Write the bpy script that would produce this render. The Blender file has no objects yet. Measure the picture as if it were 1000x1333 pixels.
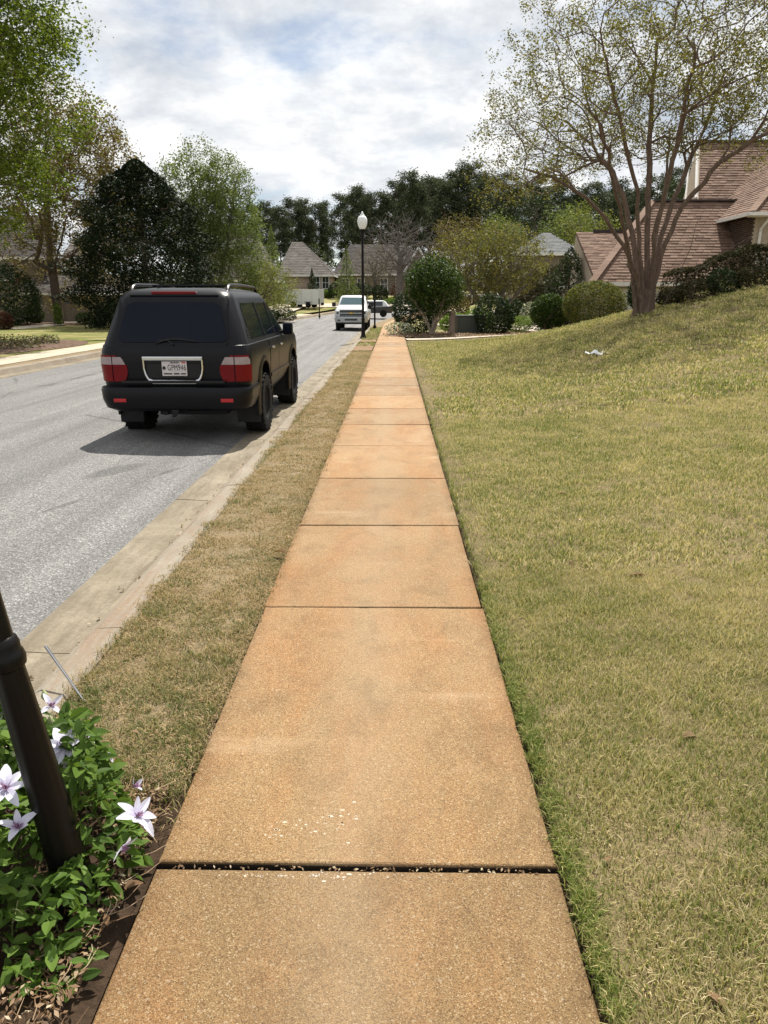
import bpy, bmesh, math, random
import numpy as np
from mathutils import Vector, Matrix

R = math.radians
S = bpy.context.scene
COL = S.collection
rnd = random.Random(7)
PI = math.pi

# ------------------------------------------------------------------ camera
CAMH = 1.65
cam = bpy.data.cameras.new('camera')
cam.sensor_fit = 'VERTICAL'; cam.sensor_height = 36.0
cam.lens = 924.0 / 1333.0 * 36.0
cam.clip_start = 0.05; cam.clip_end = 3000
co = bpy.data.objects.new('camera', cam); COL.objects.link(co)
co.location = (0, 0, CAMH)
co.rotation_euler = (R(90 - 16.63), 0, R(0.772))
S.camera = co

# ------------------------------------------------------------------ world + sun
SUN_EL, SUN_AZ = R(60), R(13)          # azimuth measured from +Y (along the path) towards +X
w = bpy.data.worlds.new('World'); S.world = w; w.use_nodes = True
nt = w.node_tree; nt.nodes.clear()
def N(nt_, t, **kw):
    n = nt_.nodes.new(t)
    for k, v in kw.items():
        if k.startswith('_'): setattr(n, k[1:], v)
    return n
out = nt.nodes.new('ShaderNodeOutputWorld'); bg = nt.nodes.new('ShaderNodeBackground')
sky = nt.nodes.new('ShaderNodeTexSky'); sky.sky_type = 'NISHITA'; sky.sun_disc = False
sky.sun_elevation = SUN_EL; sky.sun_rotation = SUN_AZ; sky.air_density = 1.0; sky.dust_density = 0.6; sky.ozone_density = 1.2
tc = nt.nodes.new('ShaderNodeTexCoord')
sep = nt.nodes.new('ShaderNodeSeparateXYZ'); nt.links.new(tc.outputs['Generated'], sep.inputs[0])
def mth(op, a, b=None, c=None):
    n = nt.nodes.new('ShaderNodeMath'); n.operation = op
    for i, v in enumerate((a, b, c)):
        if v is None: continue
        if isinstance(v, (int, float)): n.inputs[i].default_value = v
        else: nt.links.new(v, n.inputs[i])
    return n.outputs[0]
zc = mth('ADD', mth('MAXIMUM', sep.outputs[2], 0.0), 0.26)
cx = mth('DIVIDE', sep.outputs[0], zc); cy = mth('DIVIDE', sep.outputs[1], zc)
comb = nt.nodes.new('ShaderNodeCombineXYZ'); nt.links.new(cx, comb.inputs[0]); nt.links.new(cy, comb.inputs[1])
def wnoise(scale, detail, rough, off, dist=0.0):
    mp = nt.nodes.new('ShaderNodeMapping'); mp.inputs['Location'].default_value = off
    nt.links.new(comb.outputs[0], mp.inputs[0])
    n = nt.nodes.new('ShaderNodeTexNoise'); n.inputs['Scale'].default_value = scale; n.inputs['Detail'].default_value = detail
    n.inputs['Roughness'].default_value = rough; n.inputs['Distortion'].default_value = dist
    nt.links.new(mp.outputs[0], n.inputs['Vector']); return n.outputs[0]
def wramp(fac, stops):
    r = nt.nodes.new('ShaderNodeValToRGB'); nt.links.new(fac, r.inputs[0])
    while len(r.color_ramp.elements) < len(stops): r.color_ramp.elements.new(0.5)
    for e, (p, c) in zip(r.color_ramp.elements, stops): e.position = p; e.color = (*c, 1)
    return r.outputs[0]
cover = wramp(wnoise(2.2, 12, 0.60, (3.6, 2.2, 0), 0.1), [(0.34, (0.32,)*3), (0.45, (0.85,)*3), (0.52, (1,)*3)])
shade = wramp(wnoise(3.4, 12, 0.60, (8.4, 5.2, 2), 0.15), [(0.33, (6.0, 6.4, 7.0)), (0.46, (7.9, 8.15, 8.5)), (0.60, (10.4, 10.4, 10.3))])
mix = nt.nodes.new('ShaderNodeMixRGB'); nt.links.new(cover, mix.inputs[0])
nt.links.new(sky.outputs[0], mix.inputs[1]); nt.links.new(shade, mix.inputs[2])
nt.links.new(mix.outputs[0], bg.inputs[0]); bg.inputs[1].default_value = 0.07
nt.links.new(bg.outputs[0], out.inputs[0])

sl = bpy.data.lights.new('sun', 'SUN'); sl.energy = 5.0; sl.angle = R(0.53); sl.color = (1.0, 0.95, 0.87)
so = bpy.data.objects.new('sun', sl); COL.objects.link(so)
sd = Vector((math.sin(SUN_AZ) * math.cos(SUN_EL), math.cos(SUN_AZ) * math.cos(SUN_EL), math.sin(SUN_EL)))
so.rotation_euler = sd.to_track_quat('Z', 'Y').to_euler(); so.location = (0, 0, 60)

S.view_settings.view_transform = 'Standard'; S.view_settings.look = 'None'
S.view_settings.exposure = 0.6; S.view_settings.gamma = 1.0; S.view_settings.use_curve_mapping = False
S.render.engine = 'CYCLES'
S.cycles.max_bounces = 6; S.cycles.transparent_max_bounces = 8
try: S.cycles.use_denoising = True
except Exception: pass

# ------------------------------------------------------------------ geometry of the view (real positions from the photo's perspective)
FP = 924.0; PT = R(16.63); YW = R(0.772)
def at(px, py, Y):
    dx = (px - 500) / FP; dy = (666.5 - py) / FP
    a = (dx, math.cos(PT) + dy * math.sin(PT), -math.sin(PT) + dy * math.cos(PT))
    c, s = math.cos(YW), math.sin(YW)
    v = (a[0]*c - a[1]*s, a[0]*s + a[1]*c, a[2]); k = Y / v[1]
    return Vector((v[0]*k, Y, CAMH + v[2]*k))

# ------------------------------------------------------------------ material helpers
MATS = {}
class NB:
    def __init__(s, name):
        s.m = bpy.data.materials.new(name); s.m.use_nodes = True; s.t = s.m.node_tree; s.t.nodes.clear()
        s.out = s.t.nodes.new('ShaderNodeOutputMaterial'); MATS[name] = s.m
    def n(s, typ): return s.t.nodes.new(typ)
    def l(s, a, b): s.t.links.new(a, b)
    def put(s, sock, v):
        if isinstance(v, bpy.types.NodeSocket): s.l(v, sock)
        elif isinstance(v, (tuple, list)) and sock.type == 'RGBA': sock.default_value = (*v[:3], 1)
        else: sock.default_value = v
    def pos(s): return s.n('ShaderNodeNewGeometry').outputs['Position']
    def obj(s): return s.n('ShaderNodeTexCoord').outputs['Object']
    def attr(s, nm, typ='GEOMETRY'):
        a = s.n('ShaderNodeAttribute'); a.attribute_type = typ; a.attribute_name = nm; return a.outputs['Fac']
    def orand(s): return s.n('ShaderNodeObjectInfo').outputs['Random']
    def scale(s, vec, sc):
        m = s.n('ShaderNodeMapping'); m.inputs['Scale'].default_value = sc; s.l(vec, m.inputs[0]); return m.outputs[0]
    def noise(s, vec, scale, detail=4, rough=.55, dist=0.):
        t = s.n('ShaderNodeTexNoise'); t.inputs['Scale'].default_value = scale; t.inputs['Detail'].default_value = detail
        t.inputs['Roughness'].default_value = rough; t.inputs['Distortion'].default_value = dist
        s.l(vec, t.inputs['Vector']); return t.outputs[0]
    def vor(s, vec, scale, feature='F1', out='Distance'):
        t = s.n('ShaderNodeTexVoronoi'); t.feature = feature; t.inputs['Scale'].default_value = scale
        s.l(vec, t.inputs['Vector']); return t.outputs[out]
    def ramp(s, fac, stops, interp='LINEAR'):
        r = s.n('ShaderNodeValToRGB'); s.l(fac, r.inputs[0]); r.color_ramp.interpolation = interp
        while len(r.color_ramp.elements) < len(stops): r.color_ramp.elements.new(.5)
        for e, (p, c) in zip(r.color_ramp.elements, stops):
            e.position = p; e.color = (c, c, c, 1) if isinstance(c, (int, float)) else (*c, 1)
        return r.outputs[0]
    def mix(s, f, a, b, mode='MIX'):
        m = s.n('ShaderNodeMixRGB'); m.blend_type = mode
        s.put(m.inputs[0], f); s.put(m.inputs[1], a); s.put(m.inputs[2], b); return m.outputs[0]
    def math(s, op, a, b=0.):
        m = s.n('ShaderNodeMath'); m.operation = op; s.put(m.inputs[0], a); s.put(m.inputs[1], b); return m.outputs[0]
    def bump(s, h, strength=.3, dist=.02):
        b = s.n('ShaderNodeBump'); b.inputs['Strength'].default_value = strength; b.inputs['Distance'].default_value = dist
        s.l(h, b.inputs['Height']); return b.outputs[0]
    def bsdf(s, col, rough=.8, spec=.3, metal=0., normal=None, coat=0.):
        b = s.n('ShaderNodeBsdfPrincipled')
        s.put(b.inputs['Base Color'], col); s.put(b.inputs['Roughness'], rough)
        b.inputs['Specular IOR Level'].default_value = spec; b.inputs['Metallic'].default_value = metal
        b.inputs['Coat Weight'].default_value = coat
        if normal is not None: s.l(normal, b.inputs['Normal'])
        return b
    def end(s, shader): s.l(shader.outputs[0], s.out.inputs[0]); return s.m

def plain(name, c, rough=.6, spec=.4, metal=0., coat=0., var=.12, vs=9., bump=0., bs=60.):
    b = NB(name); p = b.obj()
    nz = b.noise(p, vs, 5)
    col = b.mix(b.ramp(nz, [(.3, 0.), (.7, 1.)]), tuple(x*(1-var) for x in c), tuple(min(1, x*(1+var)) for x in c))
    nm = b.bump(b.noise(p, bs, 3), bump, .01) if bump else None
    return b.end(b.bsdf(col, rough, spec, metal, nm, coat))

def leafmat(name, stops, trans=.35, gloss=.25, rough=.45, dist_noise=.0):
    b = NB(name); gloss = min(gloss, .10); rough = max(rough, .5)
    f = b.attr('rnd')
    col = b.ramp(f, stops)
    nz = b.noise(b.pos(), .9, 2)
    col = b.mix(b.ramp(nz, [(.35, 0.), (.65, 1.)]), col, b.mix(1., col, (.78, .80, .7), 'MULTIPLY'))
    pb = b.bsdf(col, rough, gloss)
    tr = b.n('ShaderNodeBsdfTranslucent'); b.l(b.mix(1., col, (1.25, 1.3, .7), 'MULTIPLY'), tr.inputs[0])
    m = b.n('ShaderNodeMixShader'); m.inputs[0].default_value = trans
    b.l(pb.outputs[0], m.inputs[1]); b.l(tr.outputs[0], m.inputs[2])
    return b.end(m)

def bark(name, c1, c2, scale=(6, 6, 1.2)):
    b = NB(name); p = b.scale(b.pos(), scale)
    nz = b.noise(p, 3.0, 6, .65, .4)
    col = b.mix(b.ramp(nz, [(.3, 0.), (.7, 1.)]), c1, c2)
    return b.end(b.bsdf(col, .9, .15, 0, b.bump(nz, .6, .04)))

# --- ground materials
def mat_lawn(name, green, olive, straw, bias):
    b = NB(name); p = b.pos()
    big = b.noise(p, .55, 5, .6, .3); mid = b.noise(p, 3.2, 5, .65); fine = b.noise(b.scale(p, (1, 1, .6)), 42, 4, .7)
    f = b.math('ADD', b.math('MULTIPLY', big, .55), b.math('ADD', b.math('MULTIPLY', mid, .30), b.math('MULTIPLY', fine, .22)))
    col = b.ramp(f, [(.40 + bias, green), (.52 + bias, olive), (.64 + bias, straw)])
    dark = b.ramp(b.noise(p, 120, 3, .8), [(.38, .55), (.6, 1.)])
    col = b.mix(1., col, dark, 'MULTIPLY')
    return b.end(b.bsdf(col, .95, .1, 0, b.bump(fine, .8, .03)))
def mat_blade(name, green, olive, straw, bias):
    b = NB(name); p = b.pos()
    big = b.noise(p, .8, 6, .65, .3); mid = b.noise(p, 3.6, 5, .65)
    r = b.attr('rnd')
    f = b.math('ADD', b.math('MULTIPLY', big, .38), b.math('ADD', b.math('MULTIPLY', mid, .36), b.math('MULTIPLY', r, .35)))
    col = b.ramp(f, [(.42 + bias, green), (.53 + bias, olive), (.66 + bias, straw)])
    pb = b.bsdf(col, .6, .25)
    tr = b.n('ShaderNodeBsdfTranslucent'); b.l(b.mix(1., col, (1.2, 1.25, .8), 'MULTIPLY'), tr.inputs[0])
    m = b.n('ShaderNodeMixShader'); m.inputs[0].default_value = .3
    b.l(pb.outputs[0], m.inputs[1]); b.l(tr.outputs[0], m.inputs[2])
    return b.end(m)
GR, OL, ST = (.115, .165, .034), (.27, .26, .085), (.47, .38, .20)
mat_lawn('lawn_ground', (.06, .07, .02), (.13, .108, .045), (.24, .185, .10), -.065)
mat_blade('lawn_blade', (.135, .18, .036), (.32, .295, .105), (.60, .495, .29), -.008)
mat_blade('edge_blade', (.12, .17, .028), (.23, .25, .065), (.46, .39, .18), .04)
mat_lawn('verge_ground', (.085, .08, .03), (.19, .145, .075), (.30, .23, .14), -.10)
mat_blade('verge_blade', (.085, .125, .025), (.26, .19, .09), (.44, .32, .18), -.06)
mat_blade('verge_green', (.065, .10, .02), (.145, .16, .042), (.40, .31, .16), .01)
mat_lawn('far_lawn', (.12, .16, .035), (.24, .23, .08), (.38, .31, .16), .02)

def mat_walk():
    b = NB('exposed_aggregate'); p = b.pos()
    sepn = b.n('ShaderNodeSeparateXYZ'); b.l(p, sepn.inputs[0])
    big = b.noise(p, .9, 5, .6, .6); stain = b.noise(b.scale(p, (1.4, .5, 1)), 1.7, 6, .65, .5)
    near = b.ramp(b.math('DIVIDE', sepn.outputs[1], 30.), [(.03, 0.), (.09, .45), (.35, 1.)])
    colA = b.mix(b.ramp(big, [(.35, 0.), (.65, 1.)]), (.235, .160, .082), (.315, .210, .105))      # tan aggregate
    colB = b.mix(b.ramp(big, [(.35, 0.), (.65, 1.)]), (.40, .275, .17), (.47, .34, .225))        # iron-orange clay wash further along
    col = b.mix(near, colA, colB)
    col = b.mix(b.math('MULTIPLY', b.ramp(stain, [(.44, 0.), (.66, 1.)]), .55), col, (.40, .20, .085))
    # single stones
    v = b.vor(p, 340, 'F1', 'Color'); sx = b.n('ShaderNodeSeparateXYZ'); b.l(v, sx.inputs[0])
    col = b.mix(b.ramp(sx.outputs[0], [(0., .0), (.5, .65), (1., 1.)]), b.mix(1., col, (.50, .45, .40), 'MULTIPLY'), b.mix(1., col, (1.18, 1.16, 1.10), 'MULTIPLY'))
    col = b.mix(b.ramp(sx.outputs[1], [(.88, 0.), (.96, .6)]), col, (.58, .48, .32))
    col = b.mix(b.ramp(sx.outputs[2], [(.93, 0.), (.95, .6)]), col, (.11, .08, .055))
    v2 = b.vor(b.scale(p, (1, 1.2, 1)), 150, 'F1', 'Color'); s2 = b.n('ShaderNodeSeparateXYZ'); b.l(v2, s2.inputs[0])
    col = b.mix(b.ramp(s2.outputs[1], [(.975, 0.), (.985, .45)]), col, (.55, .47, .36))
    # washed patches
    pale = b.math('MULTIPLY', b.ramp(b.noise(b.scale(p, (.6, 2.2, 1)), 1.3, 5, .6), [(.60, 0.), (.72, .35)]), 1.)
    col = b.mix(pale, col, (.56, .44, .32))
    worn = b.ramp(b.math('ADD', b.math('ABSOLUTE', b.math('ADD', sepn.outputs[0], .11)), b.math('MULTIPLY', b.noise(b.scale(p, (1., .4, 1.)), 2.4, 6, .65), .35)), [(.18, .30), (.46, 0.)])
    col = b.mix(worn, col, (.40, .325, .235))          # foot-worn middle, paler and greyer
    rn = b.orand(); hs = b.ramp(rn, [(0., (.84, .86, .90)), (.5, (.98, .97, .97)), (1., (1.10, 1.07, 1.04))])
    col = b.mix(1., col, hs, 'MULTIPLY')
    h = b.math('ADD', b.vor(p, 340), b.math('MULTIPLY', b.noise(p, 500, 2), .5))
    # grime that creeps in from both long edges and along the joints
    ex = b.math('ABSOLUTE', b.math('ADD', sepn.outputs[0], .11)); gn = b.noise(p, 9, 6, .7)
    gr = b.ramp(b.math('ADD', ex, b.math('MULTIPLY', gn, .16)), [(.62, 0.), (.72, .62)])
    col = b.mix(gr, col, b.mix(1., col, (.50, .46, .42), 'MULTIPLY'))
    blot = b.ramp(b.noise(b.scale(p, (1., .7, 1.)), 4.5, 7, .7, .6), [(.30, .78), (.52, 1.)])
    col = b.mix(1., b.mix(1., col, blot, 'MULTIPLY'), (.82, .785, .70), 'MULTIPLY')
    so_ = b.n('ShaderNodeSeparateXYZ'); b.l(b.obj(), so_.inputs[0])   # packed earth plus painted-in joint shade on the lower sides of each slab
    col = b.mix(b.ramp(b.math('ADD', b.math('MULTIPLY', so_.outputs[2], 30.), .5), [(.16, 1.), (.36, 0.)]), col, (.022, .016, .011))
    return b.end(b.bsdf(col, .85, .25, 0, b.bump(h, .6, .004)))
mat_walk()
def mat_road():
    b = NB('asphalt'); p = b.pos()
    v = b.vor(p, 95, 'F1', 'Color'); sx = b.n('ShaderNodeSeparateXYZ'); b.l(v, sx.inputs[0])
    big = b.noise(b.scale(p, (1., .35, 1.)), .8, 6, .6, .4)
    col = b.ramp(sx.outputs[0], [(0., (.085, .083, .08)), (.4, (.132, .13, .125)), (.8, (.178, .174, .166)), (1., (.30, .29, .278))])
    col = b.mix(b.ramp(big, [(.3, .0), (.7, .5)]), col, b.mix(1., col, (1.35, 1.34, 1.32), 'MULTIPLY'))
    # elongated dark patch with an uneven edge behind the parked car
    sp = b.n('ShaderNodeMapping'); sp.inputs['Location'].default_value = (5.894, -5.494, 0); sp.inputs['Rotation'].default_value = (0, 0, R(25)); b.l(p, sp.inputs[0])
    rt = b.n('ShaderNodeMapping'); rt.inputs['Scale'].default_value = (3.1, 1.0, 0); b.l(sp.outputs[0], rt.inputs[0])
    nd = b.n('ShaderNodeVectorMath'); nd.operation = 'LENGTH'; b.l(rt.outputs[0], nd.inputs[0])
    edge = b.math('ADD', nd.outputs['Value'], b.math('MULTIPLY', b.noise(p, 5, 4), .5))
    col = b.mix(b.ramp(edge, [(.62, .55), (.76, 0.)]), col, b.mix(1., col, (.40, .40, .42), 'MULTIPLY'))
    wear = b.ramp(b.noise(b.scale(p, (2.2, .06, 1.)), 1.2, 5, .6, .2), [(.36, .80), (.62, 1.12)])
    col = b.mix(1., col, wear, 'MULTIPLY')
    cr_ = b.vor(b.scale(p, (.32, .16, 1.)), 1.0, 'DISTANCE_TO_EDGE'); cn = b.noise(p, 2.2, 5)
    ck = b.ramp(b.math('ADD', cr_, b.math('MULTIPLY', b.math('SUBTRACT', cn, .5), .05)), [(.0, .45), (.0035, .0)])
    col = b.mix(ck, col, (.035, .034, .033))
    h = b.vor(p, 95)
    return b.end(b.bsdf(col, .8, .35, 0, b.bump(h, .7, .01)))
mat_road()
def mat_conc(name, c1, c2, stain, sc=1.):
    b = NB(name); p = b.pos()
    n1 = b.noise(p, 1.6*sc, 6, .65, .5); n2 = b.noise(p, 26*sc, 5, .7); v = b.vor(p, 150, 'F1', 'Color')
    sx = b.n('ShaderNodeSeparateXYZ'); b.l(v, sx.inputs[0])
    col = b.mix(b.ramp(n1, [(.3, 0.), (.7, 1.)]), c1, c2)
    col = b.mix(b.ramp(n2, [(.45, 0.), (.72, .45)]), col, stain)
    n3 = b.noise(b.scale(p, (3.2, .45, 1.)), 2.2, 6, .68, .5); col = b.mix(b.ramp(n3, [(.46, 0.), (.64, .62)]), col, stain)
    col = b.mix(1., col, (.80, .80, .80), 'MULTIPLY')
    col = b.mix(b.ramp(sx.outputs[0], [(.75, 0.), (1., .5)]), col, b.mix(1., col, (1.5, 1.45, 1.35), 'MULTIPLY'))
    return b.end(b.bsdf(col, .85, .3, 0, b.bump(n2, .4, .012)))
mat_conc('gutter_concrete', (.20, .165, .11), (.36, .31, .23), (.12, .095, .065))
mat_conc('curb_concrete', (.24, .21, .165), (.345, .305, .24), (.24, .16, .10))
mat_conc('pale_concrete', (.50, .43, .33), (.60, .53, .42), (.42, .34, .25))
mat_conc('stone_post', (.36, .27, .21), (.44, .34, .27), (.26, .2, .16))
b = NB('bare_soil'); p = b.pos(); nz = b.noise(p, 14, 6, .7)
b.end(b.bsdf(b.ramp(nz, [(.3, (.022, .015, .010)), (.7, (.075, .048, .030))]), .95, .1, 0, b.bump(nz, .9, .03)))
b = NB('mulch'); p = b.pos(); nz = b.noise(p, 9, 6, .7)
b.end(b.bsdf(b.ramp(nz, [(.3, (.045, .030, .022)), (.5, (.12, .08, .058)), (.72, (.30, .20, .15))]), .95, .1, 0, b.bump(nz, .9, .04)))
b = NB('terrain_grass'); p = b.pos(); nz = b.noise(p, .12, 6, .6); n2 = b.noise(p, 2.5, 4)
b.end(b.bsdf(b.mix(b.ramp(n2, [(.3, 0.), (.7, .5)]), b.ramp(nz, [(.35, (.10, .12, .035)), (.6, (.24, .22, .085))]), (.30, .25, .13)), .95, .1))

# --- bark, leaves
bark('bark_crape', (.085, .058, .045), (.21, .15, .115))
bark('bark_brown', (.07, .05, .04), (.16, .125, .10))
bark('bark_grey', (.085, .075, .068), (.19, .17, .15))
bark('bark_pine', (.06, .045, .036), (.17, .115, .085))
bark('bark_pale', (.25, .2, .15), (.40, .33, .26))
leafmat('leaf_crape', [(0., (.085, .065, .025)), (.4, (.13, .125, .036)), (.8, (.185, .18, .055)), (1., (.26, .20, .09))], .42)
leafmat('leaf_oak', [(0., (.05, .075, .014)), (.5, (.105, .145, .022)), (.85, (.17, .21, .035)), (1., (.24, .27, .055))], .48)
leafmat('leaf_rust', [(0., (.12, .075, .04)), (.5, (.18, .135, .065)), (.8, (.17, .17, .055)), (1., (.25, .18, .09))], .35)
leafmat('leaf_magnolia', [(0., (.010, .017, .008)), (.6, (.016, .027, .011)), (.9, (.026, .037, .016)), (1., (.036, .027, .017))], .05, .06, .6)
leafmat('leaf_birch', [(0., (.085, .115, .035)), (.5, (.13, .165, .055)), (1., (.20, .23, .09))], .4)
leafmat('leaf_pine', [(0., (.038, .049, .031)), (.5, (.064, .08, .047)), (1., (.11, .125, .07))], .18, .1, .7)
leafmat('leaf_camellia', [(0., (.022, .042, .010)), (.6, (.045, .08, .016)), (.92, (.08, .13, .025)), (1., (.14, .19, .04))], .22, .35, .45)
leafmat('leaf_dark', [(0., (.018, .030, .012)), (.6, (.032, .052, .018)), (1., (.06, .09, .03))], .15, .25, .5)
leafmat('leaf_lime', [(0., (.08, .125, .025)), (.5, (.14, .21, .04)), (1., (.22, .30, .07))], .4)
leafmat('leaf_gold', [(0., (.035, .055, .016)), (.45, (.085, .11, .025)), (.7, (.17, .16, .04)), (1., (.28, .24, .07))], .25, .1, .6)
leafmat('leaf_white', [(0., (.05, .08, .025)), (.35, (.10, .13, .05)), (.5, (.70, .69, .62)), (1., (.85, .84, .78))], .25)
leafmat('leaf_hedge', [(0., (.025, .026, .014)), (.5, (.048, .050, .022)), (.8, (.075, .062, .03)), (1., (.12, .085, .045))], .12, .08, .7)
leafmat('leaf_red', [(0., (.06, .02, .02)), (.6, (.12, .04, .035)), (1., (.10, .09, .03))], .25)
leafmat('leaf_yellowgreen', [(0., (.09, .105, .025)), (.5, (.165, .18, .045)), (1., (.25, .25, .075))], .38)
leafmat('leaf_clematis', [(0., (.045, .085, .016)), (.5, (.095, .165, .03)), (.9, (.15, .23, .05)), (1., (.16, .09, .07))], .35, .35, .4)
leafmat('dead_leaf', [(0., (.10, .06, .035)), (.5, (.24, .145, .085)), (.85, (.40, .29, .19)), (1., (.55, .46, .34))], .2)
leafmat('groundcover_leaf', [(0., (.06, .05, .035)), (.5, (.12, .10, .06)), (.8, (.09, .12, .04)), (1., (.26, .20, .14))], .2)

# --- objects
plain('black_paint', (.004, .004, .006), .33, .22, var=.2)
plain('black_plastic', (.012, .012, .0125), .6, .3)
plain('rubber', (.014, .0135, .013), .85, .15, bump=.2)
plain('rim_dark', (.02, .02, .021), .4, .5)
plain('car_glass', (.003, .005, .012), .05, .16, var=.05)
plain('chrome', (.62, .62, .63), .18, .5, 1.0, var=.05)
plain('tail_red', (.15, .003, .006), .25, .22)
plain('tail_clear', (.32, .26, .26), .3, .3)
plain('reflector_red', (.45, .02, .025), .3, .5)
plain('white_plate', (.55, .50, .49), .5, .4)
plain('plate_ink', (.02, .02, .03), .6, .3)
plain('plate_red', (.45, .06, .05), .6, .3)
plain('white_paint', (.62, .63, .635), .3, .5, coat=.4, var=.03)
plain('silver_paint', (.42, .44, .45), .3, .5, .5)
plain('gold_emblem', (.55, .38, .10), .3, .5, .6)
plain('headlight', (.55, .57, .58), .15, .6, coat=.5)
plain('windshield', (.045, .085, .095), .08, .6)
plain('iron_black', (.0045, .0038, .0036), .36, .22, bump=.12, bs=220)
b = NB('lamp_glass'); b.end(b.bsdf((.85, .86, .86), .25, .5))
plain('box_green', (.075, .082, .068), .55, .35)
plain('tan_stucco', (.40, .33, .25), .9, .2, bump=.2)
plain('white_trim', (.72, .70, .66), .6, .3)
plain('pink_stucco', (.38, .30, .25), .9, .2)
plain('taupe_siding', (.17, .14, .105), .85, .2)
plain('garage_door', (.20, .165, .13), .75, .25)
plain('shutter_red', (.10, .018, .018), .6, .3)
plain('dark_window', (.03, .035, .04), .12, .6)
plain('fence_dark', (.04, .035, .03), .8, .2)
plain('paper_white', (.82, .82, .80), .7, .2)
plain('marker_metal', (.25, .255, .265), .35, .5, .8)
plain('blue_paint', (.12, .32, .50), .7, .3)
plain('bark_chip', (.30, .2, .14), .9, .1)
plain('white_stone', (.46, .40, .32), .8, .2, var=.35, vs=40)
def mat_shingle(name, c1, c2, c3):
    b = NB(name); r = b.attr('rnd'); p = b.pos()
    col = b.ramp(r, [(0., c1), (.5, c2), (1., c3)])
    col = b.mix(b.ramp(b.noise(p, 30, 4), [(.3, .0), (.7, .3)]), col, b.mix(1., col, (.6, .58, .56), 'MULTIPLY'))
    return b.end(b.bsdf(col, .9, .2, 0, b.bump(b.noise(p, 90, 3), .5, .01)))
mat_shingle('shingle_brown', (.145, .090, .065), (.20, .130, .095), (.262, .180, .134))
mat_shingle('shingle_grey', (.105, .095, .085), (.14, .125, .112), (.18, .165, .15))
mat_shingle('shingle_dark', (.05, .042, .040), (.07, .060, .056), (.095, .085, .08))
mat_shingle('shingle_slate', (.12, .125, .125), (.155, .16, .16), (.19, .195, .195))
mat_shingle('brick_dark', (.05, .033, .027), (.075, .05, .04), (.10, .07, .055))
b = NB('petal'); g = b.attr('rnd')
col = b.mix(b.ramp(b.noise(b.obj(), 5, 4), [(.3, 0.), (.7, .35)]), b.ramp(g, [(0., (.48, .40, .58)), (.14, (.62, .58, .75)), (.5, (.72, .71, .82)), (1., (.76, .755, .84))]), (.60, .57, .74))
pb = b.bsdf(col, .5, .3); tr = b.n('ShaderNodeBsdfTranslucent'); b.l(col, tr.inputs[0]); mm = b.n('ShaderNodeMixShader'); mm.inputs[0].default_value = .3
b.l(pb.outputs[0], mm.inputs[1]); b.l(tr.outputs[0], mm.inputs[2]); b.end(mm)
plain('stamen', (.30, .16, .26), .6, .3)
plain('vine', (.12, .14, .05), .7, .2)
plain('bud', (.42, .46, .24), .6, .3)

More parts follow.
